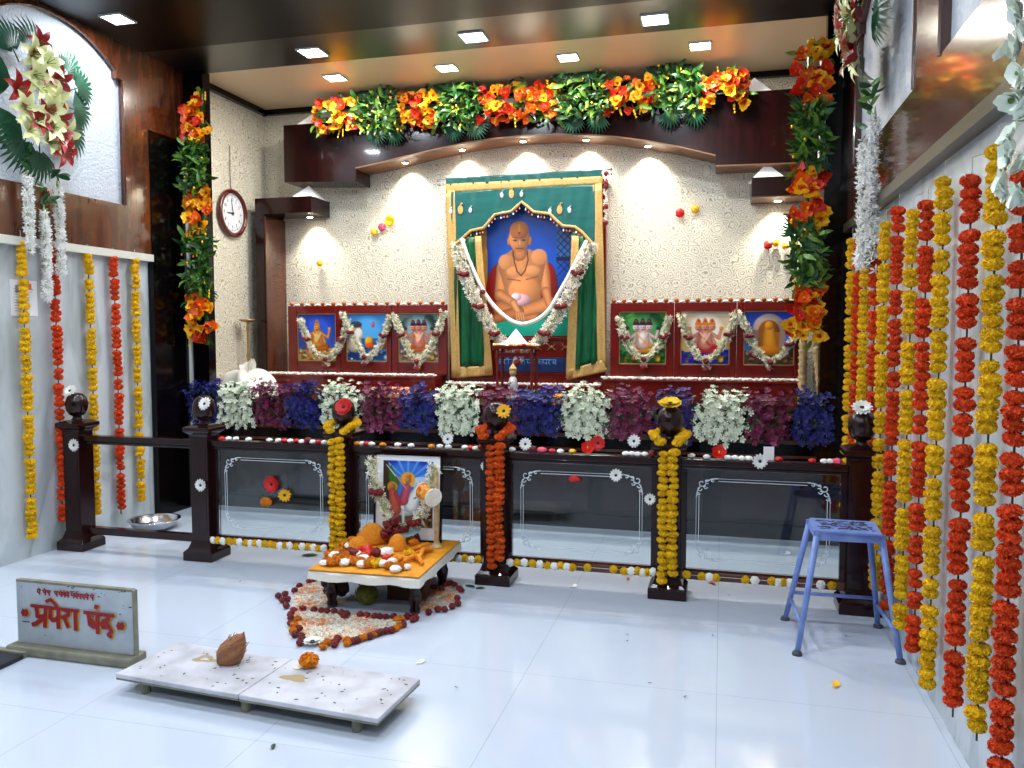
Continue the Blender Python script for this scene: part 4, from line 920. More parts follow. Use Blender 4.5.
for i, (x, y, z, hm, s, l) in enumerate([(-1.79, 6.47, .965, PUFFP, 1.5, 'pink rosette left of the small idol on the altar'), (-1.60, 6.47, .968, PUFFP, 1.5, 'pale pink rosette right of the small idol on the altar'), (.05, 6.5, 1.13, PUFF, 2.4, 'large pale rosette above the purple orchids at the right'), (-2.55, 6.45, .985, PUFFO, 2.3, 'orange round offering left of the middle shelf'), (-1.30, 6.5, .98, PUFFO, 1.8, 'small orange offering right of the middle shelf')]):
    z = .94+.026*.6*s*1.08; tag(inst('rosette', hm[0], None, (x, y, z), (0, 0, i), s), l, 'flower')
t = thing('stacked_offering', 'orange patterned folded cloth lying on the altar behind the purple orchids', 'cloth', (-2.78, 6.45, .94))
MB().box((-.17, -.1, 0), (.17, .1, .05)).box((-.15, -.09, .05), (.16, .09, .09)).build('folds', mat('orange_patterned_cloth', (212, 90, 40), .6, noise=.6, nscale=30, rgb2=(240, 200, 170)), t, bevel=.015)

# ------------------------------------------------------------------ railing
YR = 4.62
PX = [-4.32, -3.31, -2.30, -1.30, -.28, .73]
pn = ['leftmost post of the railing, by the left marble wall', 'second post of the railing from the left, with two white gerberas', 'third railing post, wrapped in yellow marigolds left of the picture table', 'fourth post of the railing, wrapped in orange marigolds', 'fifth railing post, wrapped in yellow marigolds right of the middle glass', 'rightmost post of the railing, behind the blue stool']
post_o = []
for i, x in enumerate(PX):
    t = thing('newel_post', 'dark polished wooden ' + pn[i], 'post', (x, YR, 0), 0, 'railing posts'); post_o.append(t)
    MB().sq([(.108, 0), (.108, .055), (.1, .065), (.085, .08), (.072, .115), (.07, .13)]).build('base', dark, t, bevel=.004)
    MB().sq([(.066, .125), (.066, .82)]).box((-.05, -.068, .2), (.05, -.064, .76)).build('shaft', dark, t, bevel=.006)
    MB().sq([(.066, .82), (.072, .835), (.092, .85), (.098, .86), (.098, .88), (.06, .895), (.04, .90)]).build('cap', dark, t, bevel=.003)
    MB().lathe([(.045, .895), (.03, .91), (.028, .925), (.05, .935), (.064, .96), (.072, .99), (.072, 1.02), (.062, 1.055), (.04, 1.078), (.016, 1.086), (0, 1.087)], 32).build('ball_finial', dark, t, smooth=True)
for i in range(5):
    a, b = PX[i]+.064, PX[i+1]-.064; c = (a+b)/2; w = (b-a)/2
    wh = ('first and second posts, without glass', 'second and third posts, with a red gerbera on the glass', 'third and fourth posts, behind the picture', 'fourth and fifth posts, middle of the room', 'fifth and last posts, behind the blue stool')[i]
    t = thing('rail_section', 'dark railing section between the %s' % wh, 'railing', (c, YR, 0), 0, 'railing sections')
    MB().box((-w, -.038, .755), (w, .038, .795)).box((-w, -.028, .735), (w, .028, .755)).build('top_rail', dark, t, bevel=.006)
    MB().box((-w, -.028, .105), (w, .028, .155)).build('bottom_rail', brown if i else dark, t, bevel=.006)
    if i == 0: continue
    for sx in (-1, 1): MB().box((sx*(w-.0175)-.0175, -.02, .155), (sx*(w-.0175)+.0175, .02, .735)).build('side_batten', dark, t, bevel=.003)
    gw = w-.036; g = MB().box((-gw, -.005, .165), (gw, .005, .735)).build('glass_panel', glassm, t)
    mb = MB(); ex, z0, z1 = gw-.05, .215, .685; y0, y1 = -.0065, -.0055
    def sbar(xa, za, xb, zb_): mb.box((min(xa, xb), y0, min(za, zb_)), (max(xa, xb), y1, max(za, zb_)))
    for off in (0, .014):
        th = .0022 if off == 0 else .0032
        sbar(-ex+off, z0+.09, -ex+off+th, z1-.09); sbar(ex-off-th, z0+.09, ex-off, z1-.09); sbar(-ex+.12, z0+off, ex-.12, z0+off+th); sbar(-ex+.12, z1-off-th, ex-.12, z1-off)
    for sx in (-1, 1):
        for sz, zc in ((-1, z0), (1, z1)):
            X = lambda u, v: (sx*(ex-u), -.006, zc-sz*v)
            for (cu, cv, rr_, a0, a1) in ((.03, .03, .022, 0, 5.6), (.06, .018, .014, 1, 6.4), (.018, .062, .014, 0, 5.2), (.088, .012, .009, 0, 5.5), (.012, .088, .009, 0, 5.5), (.05, .05, .012, 0, 5.5)):
                mb.tube([X(cu+rr_*(1-k/14)*math.cos(a0+(a1-a0)*k/9), cv+rr_*(1-k/14)*math.sin(a0+(a1-a0)*k/9)) for k in range(10)], .0028, 4)
            mb.tube([X(.0, .11), X(.006, .075), X(.02, .05)], .003, 4); mb.tube([X(.12, .0), X(.085, .004), X(.05, .02)], .003, 4)
    mb.build('etched_border', etch, g)

# marigold strings wound on three posts
for i, heads, c in ((2, YP_, 'yellow'), (3, PH, 'orange'), (4, YP_, 'yellow')):
    x = PX[i]; t = thing('marigold_garland', '%s marigold garland of two strands hanging down the front of the %s railing post' % (c, ('third', 'fourth', 'fifth')[i-2]), 'garland', (x, YR-.10, .93), 0, 'marigold garlands on the railing posts')
    lo = .10 if i != 2 else .14
    o = .0 if i != 3 else .02
    marigold_string(t, [(o-.027, 0, -.08), (o-.029, 0, -.4), (o-.026, 0, lo-.93)], heads, .05, False, .74)
    marigold_string(t, [(o+.027, -.01, -.07), (o+.025, -.01, -.45), (o+.028, -.01, lo+.04-.93)], heads, .046, False, .8)
    marigold_string(t, [(-.035, 0, -.05), (-.075, .03, -.01), (-.085, .10, 0.0), (-.04, .17, 0.01), (.04, .17, 0.01), (.085, .10, 0.0), (.075, .03, -.01), (.035, 0, -.05)], heads, .04, False, .8)

# gerberas
def gerb(G, loc, label, rot=(PI/2, 0, 0), s=1., grp='gerberas on the railing'):
    t = tag(inst('gerbera', G[0], None, loc, rot, s), label, 'flower', grp); inst('flower_centre', G[1], t); return t
def onpl(px, py, y=YR-.045): return tuple(at(px, py, 'y', y))
gerb(GW, (-4.35, 4.60, 1.098), 'white gerbera lying on the ball of the leftmost post', (.9, .2, 0))
gerb(GW, onpl(74.5, 445, 4.545), 'white gerbera on the shaft of the leftmost post')
gerb(GW, onpl(205, 404, 4.545), 'white gerbera on the ball of the second post', (PI/2-.4, 0, 0))
gerb(GW, onpl(201, 485, 4.548), 'white gerbera on the shaft of the second post', s=.95)
gerb(GR, onpl(344, 407, 4.54), 'red gerbera on the ball of the third post', (PI/2-.5, 0, 0), .95)
gerb(GY, onpl(504, 411, 4.538), 'yellow gerbera on the ball of the fourth post', (PI/2-.2, .2, 0), .85)
gerb(GYF, (-.28, 4.60, 1.098), 'flat yellow gerbera on top of the fifth post ball', (.35, 0, 0), 1.15)
gerb(GW, (.72, 4.585, 1.1), 'white gerbera on the ball of the rightmost post', (.7, 0, 0), 1.2)
gerb(GR, onpl(272, 484, 4.605), 'red gerbera stuck on the glass left of the third post', s=.9)
gerb(GY, onpl(285, 495, 4.60), 'yellow gerbera on the glass beside the red one', (PI/2, .3, .2), .85)
gerb(GW, onpl(486, 466, 4.575), 'white gerbera at the left edge of the fourth post', s=.75)
gerb(GW, onpl(616, 475, 4.60), 'white gerbera on the glass between the fourth and fifth posts', s=.85)
gerb(GW, onpl(650, 499, 4.59), 'white gerbera at the left side of the fifth post', s=.75)
gerb(GW, onpl(448, 439, 4.585), 'white gerbera standing on the top rail above the picture', (PI/2-.1, 0, 0), .8)
gerb(GW, onpl(525.5, 444, 4.585), 'white gerbera on the top rail right of the fourth post', (PI/2-.1, 0, 0), .85)
gerb(GW, onpl(634, 441, 4.585), 'white gerbera on the top rail left of the fifth post', (PI/2-.1, 0, 0), .85)
gerb(GR, onpl(598, 443, 4.59), 'red gerbera standing on the top rail behind the red hibiscus', (PI/2-.1, 0, 0), .72)
gerb(GW, onpl(760, 461, 4.57), 'white gerbera hanging over the top rail under the white card', (PI/2, 0, 0), .95)
tag(MB().box((-.028, -.001, 0), (.028, .001, .075)).build('paper_card', paper, None, (at(769, 455, 'y', YR)[0], YR+.01, .797), (-.1, 0, .1)), 'small white card standing on the top rail above the right glass', 'card')
# hibiscus heads and loose blossoms on the rail
for px, l in ((588, 'red hibiscus flower lying on the top rail between the fourth and fifth posts'), (718.5, 'red hibiscus flower lying on the top rail right of the fifth post')):
    mb = MB(); radial(mb, 5, .055, .05, .5, 0, cup=.2, n=4, tip=.6); mb.tube([(0,0,0), (0,0,.04)], .004, 6, 1)
    p = at(px, 450, 'y', YR-.02); o = mb.build('hibiscus', [red_m, yelp_m], None, (p.x, YR-.03, .825), (PI/2-.6, .2, 0), smooth=True); tag(o, l, 'flower')
BL = {'W': (PUFF, 'white'), 'R': (PUFFR, 'red'), 'D': (ROSE, 'dark red'), 'O': (PUFFO, 'orange'), 'Y': (PUFFY, 'yellow'), 'P': (PUFFP, 'pink')}
bays = [('second and third posts', [(224,'R'),(230,'W'),(236.6,'W'),(250,'W'),(270.5,'W'),(279.5,'W'),(285,'R'),(291,'W'),(297,'R'),(303.6,'W'),(309,'D'),(313.5,'W'),(319,'R'),(325.6,'W')]),
        ('third and fourth posts', [(358,'O'),(362.5,'W'),(367,'R'),(372.5,'W'),(384,'O'),(398,'W'),(412,'W'),(432.6,'O'),(440,'W'),(449,'W'),(465,'W'),(471,'R'),(477,'W'),(483,'D')]),
        ('fourth and fifth posts', [(513,'W'),(533,'D'),(542,'P'),(553,'R'),(561,'W'),(572.5,'Y'),(626,'W'),(632,'W'),(638,'W'),(645,'W'),(653,'D')]),
        ('fifth and last posts', [(691.6,'W'),(707,'W'),(728,'W'),(735,'W'),(742,'W'),(749,'W'),(779,'R'),(812,'R'),(824,'W'),(830,'W'),(837,'P')])]
for bay, fl in bays:
    for k, (px, c) in enumerate(fl):
        hm, nm = BL[c]; x = at(px, 452, 'y', YR)[0]
        tag(inst('loose_blossom', hm[k % len(hm)], None, (x, YR-.012+(R()-.5)*.02, .8085 if c != 'D' else .816), (0, 0, R()*6), .8 if c != 'P' else 1.1), 'small %s blossom lying on the top rail between the %s' % (nm, bay), 'flower', '%s blossoms on the rail between the %s' % (nm, bay))
lows = [(1, [('W',215),('Y',220),('W',225),('Y',231),('Y',237),('W',241.5),('Y',248),('W',252.5),('Y',257),('W',261.5),('Y',266.5),('Y',272),('Y',276.5),('W',281.5),('Y',287),('W',291.5),('Y',298),('W',304),('Y',310),('W',315),('Y',320),('W',325.5)]),
        (2, [('W',358),('Y',364),('W',370),('Y',376),('Y',452),('W',460),('Y',466),('W',472),('Y',479),('W',487)]),
        (3, [('W',511),('Y',518),('W',525),('Y',533),('W',540.5),('Y',548),('W',555),('Y',561.5),('W',567.5),('Y',573),('Y',588),('Y',614),('Y',624.5),('W',631.5),('Y',638),('W',642.5),('Y',647.5),('W',653.5)]),
        (4, [('Y',687),('Y',702),('W',709.5),('Y',716),('Y',745.5),('W',755),('Y',772),('W',778.5),('Y',783.5),('W',790),('W',821),('Y',832)])]
for i, fl in lows:
    t = thing('rail_flower_string', 'yellow and white flower string along the bottom rail between the %s' % ('', 'second and third posts', 'third and fourth posts', 'fourth and fifth posts', 'fifth and last posts')[i], 'garland', (PX[i]+.1, YR-.037, .135), 0, 'flower strings on the bottom rail')
    xs = []
    for c, px in fl:
        x = at(px, 565, 'y', YR-.03)[0]-PX[i]-.1; xs.append(x)
        inst('blossom', (PUFF if c == 'W' else YH)[len(xs) % 3], t, (x, -.012, (R()-.5)*.01), (PI/2, R()*6, 0), .95 if c == 'W' else .62)
    MB().tube([(min(xs), 0, 0), (max(xs), 0, 0)], .002, 5).build('thread', string_m, t)
tag(inst('loose_marigold', AH[0], None, onpl(266, 502, 4.60), (PI/2, 0, 0), (1.1, .8, .7)), 'orange and yellow flower on the glass below the red gerbera', 'flower')
tag(inst('rose_petals', MB().ball((0, 0, 0), .03, .5, .2, 12, 0, 5).data('rose_petals', red_m), None, onpl(574, 479, 4.605), (PI/2, 0, 0), (1.2, .6, .4)), 'red petals stuck on the middle glass panel', 'flower')

# ------------------------------------------------------------------ steel bowl
t = thing('steel_bowl', 'wide shallow steel bowl on the floor by the left wall', 'bowl', (-4.2, 5.22, 0))
MB().lathe([(0, .004), (.1, .004), (.15, .03), (.175, .075), (.19, .078), (.192, .072), (.18, .066), (.155, .022), (.1, 0), (0, 0)][::-1], 40).build('bowl', steel, t, smooth=True)

# ------------------------------------------------------------------ low offering table with the framed rider picture
CX, CY, CZ = -1.82, 4.20, .235
t = thing('low_table', 'low table draped in white cloth with a yellow cloth on top, before the railing', 'table', (CX, CY, 0), .03)
W_, D_ = .30, .36
for sx in (-1, 1):
    for sy in (-1, 1): MB().lathe([(.028, 0), (.03, .02), (.024, .04), (.034, .07), (.036, .1), (.026, .13), (.034, .15), (.034, CZ-.03)], 16, 0, T(sx*(W_-.06), sy*(D_-.12)-(.0), 0)).build('leg', dark, t, smooth=True)
MB().box((-W_+.01, -D_+.01, CZ-.04), (W_-.01, D_-.01, CZ-.012)).build('tabletop', dark, t)
mb = MB(); n = 60; per = []
for k in range(n):
    u = k/n*4; s = int(u); f = u-s; c = [(-1,-1),(1,-1),(1,1),(-1,1)]; a, b = c[s], c[(s+1) % 4]; per.append((a[0]+(b[0]-a[0])*f, a[1]+(b[1]-a[1])*f))
rows = []
for j, (g, z) in enumerate(((.3, CZ-.004), (1, CZ-.005), (1.008, CZ-.015), (1.012, CZ-.03), (1.018, CZ-.045))):
    rows.append([(x*(W_+.01)*g+(.004*math.sin(k*1.7) if j > 1 else 0), y*(D_+.01)*g+(.006*math.sin(k*1.3) if j > 1 else 0), z-(.010*abs(math.sin(k*.55)) if j == 4 else 0)) for k, (x, y) in enumerate(per)])
mb.add([p for r in rows for p in r], [(j*n+k, j*n+(k+1) % n, (j+1)*n+(k+1) % n, (j+1)*n+k) for j in range(4) for k in range(n)]+[tuple(range(n-1, -1, -1))]); mb.build('white_cloth', cloth_m, t, smooth=False)
MB().box((-W_-.012, -D_-.012, CZ-.002), (W_+.012, D_+.012, CZ+.006)).build('yellow_cloth', turm, t, bevel=.003)
TZ = CZ+.006
def ch(px, py, z=TZ): p = at(px, py, 'z', z); return (p.x, p.y, z)
# marigold heads, roses and white flowers on the table : crop px of a 6.02x enlargement from (300, 500)
def cp(x, y, z=TZ): return ch(300+x/6.02, 500+y/6.02, z)
front = [(165,365,'A'),(190,375,'A'),(230,372,'A'),(335,372,'A'),(375,385,'W2'),(402,385,'A'),(455,380,'Y'),(500,382,'W2'),(538,395,'A'),(605,398,'A'),(575,415,'W2'),(640,402,'W'),(145,378,'W'),(268,375,'W2'),(175,325,'A'),(205,330,'W2'),(235,305,'A'),(262,268,'A'),(300,272,'W2'),(325,262,'W'),(315,240,'A'),(370,215,'A'),(448,158,'A'),(665,240,'A'),(685,255,'A'),(520,205,'W'),(755,205,'W2'),(655,320,'Y'),(340,325,'W2'),(300,312,'D'),(325,320,'D'),(460,315,'P'),(522,310,'W3'),(380,350,'W2'),(225,345,'A'),(285,355,'A'),(310,360,'A'),(360,365,'A'),(430,365,'A'),(555,365,'W'),(520,345,'R'),(270,330,'A'),(250,340,'A'),(380,340,'A')]
lab = {'A': 'orange marigold head', 'Y': 'yellow marigold head', 'W': 'small white blossom', 'D': 'dark red rose head', 'P': 'purple flower head', 'R': 'red flower head'}
for k, (x, y, c) in enumerate(front):
    s = {'W2': 1.25, 'W3': 1.6}.get(c, 1); c = c[0]
    hm = {'A': AH, 'Y': YH, 'W': PUFF, 'D': ROSE, 'P': ROSE, 'R': PUFFR}[c]; r = {'A': .0205, 'Y': .0225, 'W': .015*s, 'D': .025, 'P': .025, 'R': .02}[c]
    p = cp(x, y, TZ+r); dz = .0
    tag(inst('loose_marigold' if c in 'AY' else 'loose_blossom' if c in 'WR' else 'loose_rose', hm[k % len(hm)], None, (p[0], p[1], p[2]+dz), (0, 0, R()*6), {'A': .78, 'Y': .85}.get(c, s)), '%s lying on the yellow cloth of the low table' % lab[c], 'flower', '%ss on the low table' % lab[c])
def mound(x, y, rx, ry, h, label, m=turm, lump=.08, seed=1, cat='offering', name='offering_mound'):
    p = cp(x, y); mb = MB(); n = 22; H_ = 9; vs = []; q = random.Random(seed)
    for i in range(H_+1):
        tt = i/H_
        for k in range(n):
            a = 2*PI*k/n; f = 1+lump*(math.sin(3*a+seed)+.7*math.sin(7*a+tt*6)+q.uniform(-.6, .6))
            vs.append((rx*math.cos(tt*PI/2)*f*math.cos(a), ry*math.cos(tt*PI/2)*f*math.sin(a), h*math.sin(tt*PI/2)*(1+lump*math.sin(2*a)*(1-tt))))
    mb.add(vs, [(i*n+k, i*n+(k+1) % n, (i+1)*n+(k+1) % n, (i+1)*n+k) for i in range(H_) for k in range(n)]+[tuple(range(n-1, -1, -1))]); tag(mb.build(name, m, None, (p[0], p[1], TZ), smooth=True), label, cat)
mound(430, 258, .085, .09, .12, 'tall heap of orange turmeric-dusted offerings in the middle of the low table', amb_m, .12, 1)
mound(350, 290, .06, .06, .07, 'lower orange heap on the left of the low table', amb_m, .14, 2)
mound(590, 300, .055, .055, .095, 'round orange-dusted ball on the low table before the picture', amb_m, .06, 3)
mound(400, 330, .045, .045, .055, 'crumpled red flower on the front of the low table', pink_m if 0 else red_m, .25, 4, 'flower', 'red_flower')
mound(570, 232, .05, .035, .11, 'dark red rose cluster at the foot of the framed rider picture', rose_m, .2, 5, 'flower', 'rose_cluster')
mound(710, 245, .035, .03, .06, 'dark red roses beside the brass lamp on the low table', rose_m, .2, 6, 'flower', 'rose_cluster')
for k, (xa, ya, xb, yb) in enumerate(((560, 345, 660, 350), (620, 370, 735, 330), (680, 340, 740, 385), (660, 300, 770, 260), (700, 320, 800, 300), (760, 290, 720, 350), (590, 360, 640, 330))):
    a, b = cp(xa, ya, TZ+.012), cp(xb, yb, TZ+.012+.008*(k % 2)); mid = ((a[0]+b[0])/2, (a[1]+b[1])/2, a[2]+.012*(k % 3))
    tag(MB().tube([tuple(a[i]-mid[i] for i in range(3)), (0, 0, 0), tuple(b[i]-mid[i] for i in range(3))], [.01, .015, .009], 8).build('turmeric_root', amb_m, None, mid), 'long orange turmeric-dusted root on the right of the low table', 'turmeric root', 'turmeric roots on the low table')
# framed rider picture
p0 = at(408, 545, 'y', 4.47)
t = thing('framed_picture', 'white-matted black framed picture of a rider on a white horse, standing on the low table', 'framed picture', (-1.83, 4.49, TZ), .0); t.rotation_euler = (-.07, 0, .03)
pw, ph = .205, .53
MB().box((-pw-.012, 0, 0), (-pw, .022, ph)).box((pw, 0, 0), (pw+.012, .022, ph)).box((-pw, 0, 0), (pw, .022, .012)).box((-pw, 0, ph-.012), (pw, .022, ph)).box((-pw, .016, .012), (pw, .024, ph-.012)).build('frame', black, t)
MB().box((-pw, .008, .012), (pw, .014, ph-.012)).build('mat_board', paper, t)
inst('print', rider().mesh('print', .32, .40), t, (0, .0065, .285))
g = v_garland(4.43, [(-2.02, .74), (-2.015, .66), (-1.99, .55), (-1.93, .43), (-1.85, .34), (-1.76, .36), (-1.68, .48), (-1.645, .60), (-1.63, .72)], .036, 'thick white floret garland with red roses hung on the framed rider picture', None, (.22, .52, .6), None, cream_m, .02, 4, .011)
for k, (dx, dz) in enumerate(((-.03, .02), (.02, -.01), (-.05, -.03), (.0, -.05), (.01, .05), (-.02, .0))): inst('rose_head', ROSE[k % 3], g, (dx-.02, -.05, dz), rrot(), 1.05)
# little drum, feather, lamp pole
t = thing('hand_drum', 'small red and yellow hand drum with white head, hanging on the rider picture', 'drum', (-1.655, 4.40, .555)); t.rotation_euler = (0, 0, -.75)
RY = E(0, PI/2+.15, 0)
MB().lathe([(.052, -.065), (.043, -.03), (.040, 0), (.043, .03), (.052, .065)], 24, 0, RY).build('body', mat('drum_pattern', (210, 60, 30), .5, noise=.8, nscale=45, rgb2=(245, 196, 50)), t, smooth=True)
for z in (-.068, .062): MB().lathe([(.054, z), (.056, z+.003), (.054, z+.007)], 24, 0, RY).build('drum_head', cream_m, t)
MB().tube([(-.06, 0, -.01), (-.04, .0, .09), (.01, .01, .14)], .003, 5).build('cord', cream_m, t)
t = thing('lamp_stand', 'pale brass lamp pole standing on the right of the low table', 'lamp stand', (cp(823, 285)[0], cp(823, 285)[1], TZ))
MB().lathe([(.04, 0), (.04, .006), (.03, .015), (.016, .03), (.0145, .05), (.0135, .22), (.016, .225), (.0135, .23), (.013, .44), (.006, .46)], 20).build('pole', beige_carved, t, smooth=True)
tag(MB().petal(.14, .05, E(.1, 0, 0), 0, .2, .3, 6, .2).build('blue_feather', mat('pale_blue_leaf', (130, 170, 186), .5), None, (-1.83, 4.385, .30), (PI/2-.5, 1.2, 0), smooth=True), 'pale blue leaf-shaped ornament at the foot of the garland on the rider picture', 'ornament')
# things under the table
mb = MB()
for k in range(9): mb.ball((.09*(R()-.5), .09*(R()-.5), .035+.11*R()*.9), .04, .9, .2, 10, 0, k)
tag(mb.build('dark_bundle', mat('dark_maroon_cloth', (52, 14, 16), .7), None, (-2.06, 4.03, 0)), 'dark maroon bundle on the floor under the left side of the low table', 'bundle')
mb = MB().ball((0, 0, .06), .06, .95, .05, 16, 0, 2)
for k in range(70):
    a = R()*6.28; b = R()*PI; p = Vector((math.cos(a)*math.sin(b), math.sin(a)*math.sin(b), math.cos(b)))*.064; q = p+Vector((R()-.5, R()-.5, R()-.5))*.05; mb.tube([p+Vector((0,0,.065)), q.normalized()*.066+Vector((0,0,.065))], .0025, 4)
tag(mb.build('net_bag', mat('olive_net', (120, 118, 26), .6, noise=.5, nscale=50), None, (-1.88, 4.03, 0)), 'olive yellow net bag on the floor under the middle of the low table', 'bag')
tag(MB().box((-.11, -.06, 0), (.11, .06, .12)).build('cardboard_box', mat('brown_cardboard', (92, 56, 30), .8), None, (-1.70, 4.2, 0), (0, 0, .1), bevel=.004), 'brown box on the floor under the back of the low table', 'box')

# ------------------------------------------------------------------ flower-petal pattern on the floor
def rg(x, y, z=0.): p = at(260+x/4.267, 560+y/4.267, 'z', z); return (p.x, p.y)
polys = [[(150,122),(245,82),(300,120),(330,195),(250,208),(140,215),(150,170)], [(150,228),(250,222),(440,236),(610,248),(590,275),(480,312),(370,345),(262,366),(205,345),(165,300)], [(650,222),(665,165),(760,105),(815,98),(848,125),(835,170),(790,197),(700,222)]]
def inside(pt, P):
    x, y = pt; r = False; n = len(P)
    for i in range(n):
        (xa, ya), (xb, yb) = P[i], P[(i+1) % n]
        if (ya > y) != (yb > y) and x < xa+(y-ya)*(xb-xa)/(yb-ya): r = not r
    return r
mb = MB()
for P in polys:
    W = [rg(*p) for p in P]; xa, xb = min(p[0] for p in W), max(p[0] for p in W); ya, yb = min(p[1] for p in W), max(p[1] for p in W)
    N = int((xb-xa)*(yb-ya)*11000); q = random.Random(3); blobs = [(q.uniform(xa, xb), q.uniform(ya, yb)) for _ in range(9)]
    for _ in range(N):
        p = (xa+R()*(xb-xa), ya+R()*(yb-ya))
        if not inside(p, W): continue
        o = min(math.hypot(p[0]-b[0], p[1]-b[1]) for b in blobs) < .055
        mb.petal(.026+.012*R(), .013, T(p[0], p[1], .003+.006*R()) @ E((R()-.5)*.5, (R()-.5)*.5, R()*6.28), (1 if R() < .75 else 0) if o else (0 if R() < .85 else 1), .1, 0, 1, .5)
o = mb.build('petal_carpet', [cream_m, mat('petal_peach', (240, 150, 78), .7)], None); tag(o, 'three-lobed carpet of white and orange flower petals on the floor around the low table', 'flower petals', None, 'stuff')
bd = [(240,72),(225,80),(210,85),(168,103),(148,123),(108,138),(78,145),(95,165),(118,160),(113,188),(142,208),(130,225),(132,240),(132,262),(145,268,'A'),(165,285),(140,295,'A'),(150,310),(160,245,'A'),(176,318),(178,332),(172,345),(270,362,'A'),(290,345,'A'),(322,340),(330,328),(318,352),(372,348,'A'),(372,335,'A'),(398,338),(430,328,'A'),(414,334),(450,322,'A'),(468,318),(485,312,'A'),(502,305),(515,300),(537,295),(560,292),(580,285,'A'),(600,272,'A'),(612,268),(585,248,'A'),(600,243,'A'),(183,200),(230,205),(262,210),(285,210),(317,212),(347,218),(370,222),(360,232),(428,225),(455,228),(490,233),(512,235),(538,237),(570,234),(628,233),(652,246),(660,232),(665,240),(720,215),(760,203),(788,203),(820,190),(845,178),(842,155),(858,122),(850,115),(830,100),(815,92),(800,96),(790,100),(745,110),(700,122),(720,108),(775,118)]
for k, b in enumerate(bd):
    A = len(b) > 2; r = .022 if A else .0255; x, y = rg(b[0], b[1]+4, r*.8)
    h = (AH if A else ROSE)[k % 3]
    tag(inst('loose_marigold' if A else 'loose_rose', h, None, (x, y, .0165 if A else .018), (0, 0, R()*6), .55 if A else .64), 'orange marigold head bordering the petal carpet' if A else 'dark red rose head bordering the petal carpet', 'flower', 'orange marigolds bordering the petal carpet' if A else 'red roses bordering the petal carpet')
x, y = rg(225, 362); gerb(GW, (x, y, .012), 'white gerbera with dark centre at the front tip of the petal carpet', (0, 0, 0), 1.15, None)

# ------------------------------------------------------------------ low plank with coconut and marigold
t = thing('low_plank', 'worn white marble plank seat of two slabs on short feet, in front', 'low seat', (-1.80, 2.885, 0), -.075)
pl, pw_ = .612, .182
ang = -.075
def bevslab(xa, xb, nm):
    s_ = MB().box((xa, -pw_, .066), (xb, pw_, .085)).build(nm, plank_m, t, bevel=.004); MB().box((xa+.002, -pw_+.002, .058), (xb-.002, pw_-.002, .0665)).build('underlayer', signedge, s_)
bevslab(-pl, -.003, 'slab'); bevslab(.001, pl, 'slab')
for sx in (-.5, 0, .5):
    for sy in (-.1, .1): MB().lathe([(.019, 0), (.021, .01), (.021, .058)], 12, 0, T(sx*1.0, sy*1.35, 0)).build('foot', signedge, t)
MB().box((-pl+.04, -.09, .035), (pl-.04, -.06, .058)).box((-pl+.04, .06, .035), (pl-.04, .09, .058)).build('batten', dark, t)
mb = MB(); q = random.Random(5)
for k in range(80):
    x, y = q.uniform(-pl+.03, pl-.03), q.uniform(-pw_+.02, pw_-.02); r = q.uniform(.002, .0065); mb.lathe([(r, .0852), (r*.6, .0862)], 6, 0, T(x, y, 0) @ E(0, 0, q.random()*6) @ Matrix.Diagonal((1.7, .8, 1, 1)))
mb.build('specks', dirt, t)['kind'] = 'stuff'
def blotch(mb, x, y, rx, ry, s, hollow=0):
    n = 26; q = random.Random(s); vs = []
    for k in range(n):
        a = 2*PI*k/n; f = 1+.18*math.sin(3*a+s)+.1*q.uniform(-1, 1); vs += [(x+rx*f*math.cos(a), y+ry*f*math.sin(a), .0855), (x+rx*f*hollow*math.cos(a), y+ry*f*hollow*math.sin(a), .0855)]
    mb.add(vs, [(2*k, (2*k+2) % (2*n), (2*k+3) % (2*n), 2*k+1) for k in range(n)])
mb = MB(); blotch(mb, -.36, .06, .05, .035, 2, .35); mb.build('stain', stain, t); mb = MB(); blotch(mb, .12, .02, .06, .03, 4, .05); mb.build('stain', stain, t)
p = at(262, 664, 'z', .085)
mb = MB(); mb.lathe([(0, -.075), (.03, -.066), (.052, -.035), (.057, 0), (.045, .04), (.025, .07), (.008, .088), (.0, .09)], 22, 0, E(0, 1.05, 0))
for k in range(40):
    a = R()*6.28; z = -.06+.13*R(); r = .05*math.sqrt(max(.05, 1-(z/.085)**2)); mb.tube([(r*math.cos(a), r*math.sin(a), z), (r*1.05*math.cos(a+.1), r*1.05*math.sin(a+.1), z+.02)], .0014, 4, 0, E(0, 1.05, 0))
t = thing('coconut', 'brown husked coconut resting on the left slab of the low plank', 'coconut', (-2.02, 2.97, .085+.048)); o = mb.build('husk', husk, t, smooth=True); o.rotation_euler = (0, -.45, .5)
MB().tube([(0, 0, 0), (.012, 0, .02), (.01, .01, .04)], .004, 6, 0, T(.045, 0, .048)).build('husk_tuft', husk, t)
p = at(309, 667, 'z', .085); tag(inst('loose_marigold', AH[1], None, (p.x, p.y, .085+.03), (0, 0, 1), 1.08), 'orange marigold head lying on the right slab of the low plank', 'flower')
tag(MB().petal(.03, .02, Matrix(), 0, .2, 0, 3, .5).petal(.025, .02, E(0, 0, 1.4), 0, .3, 0, 3, .5).build('white_petals', cream_m, None, (p.x-.03, p.y-.035, .087)), 'few pale petals beside the marigold on the plank', 'petals')

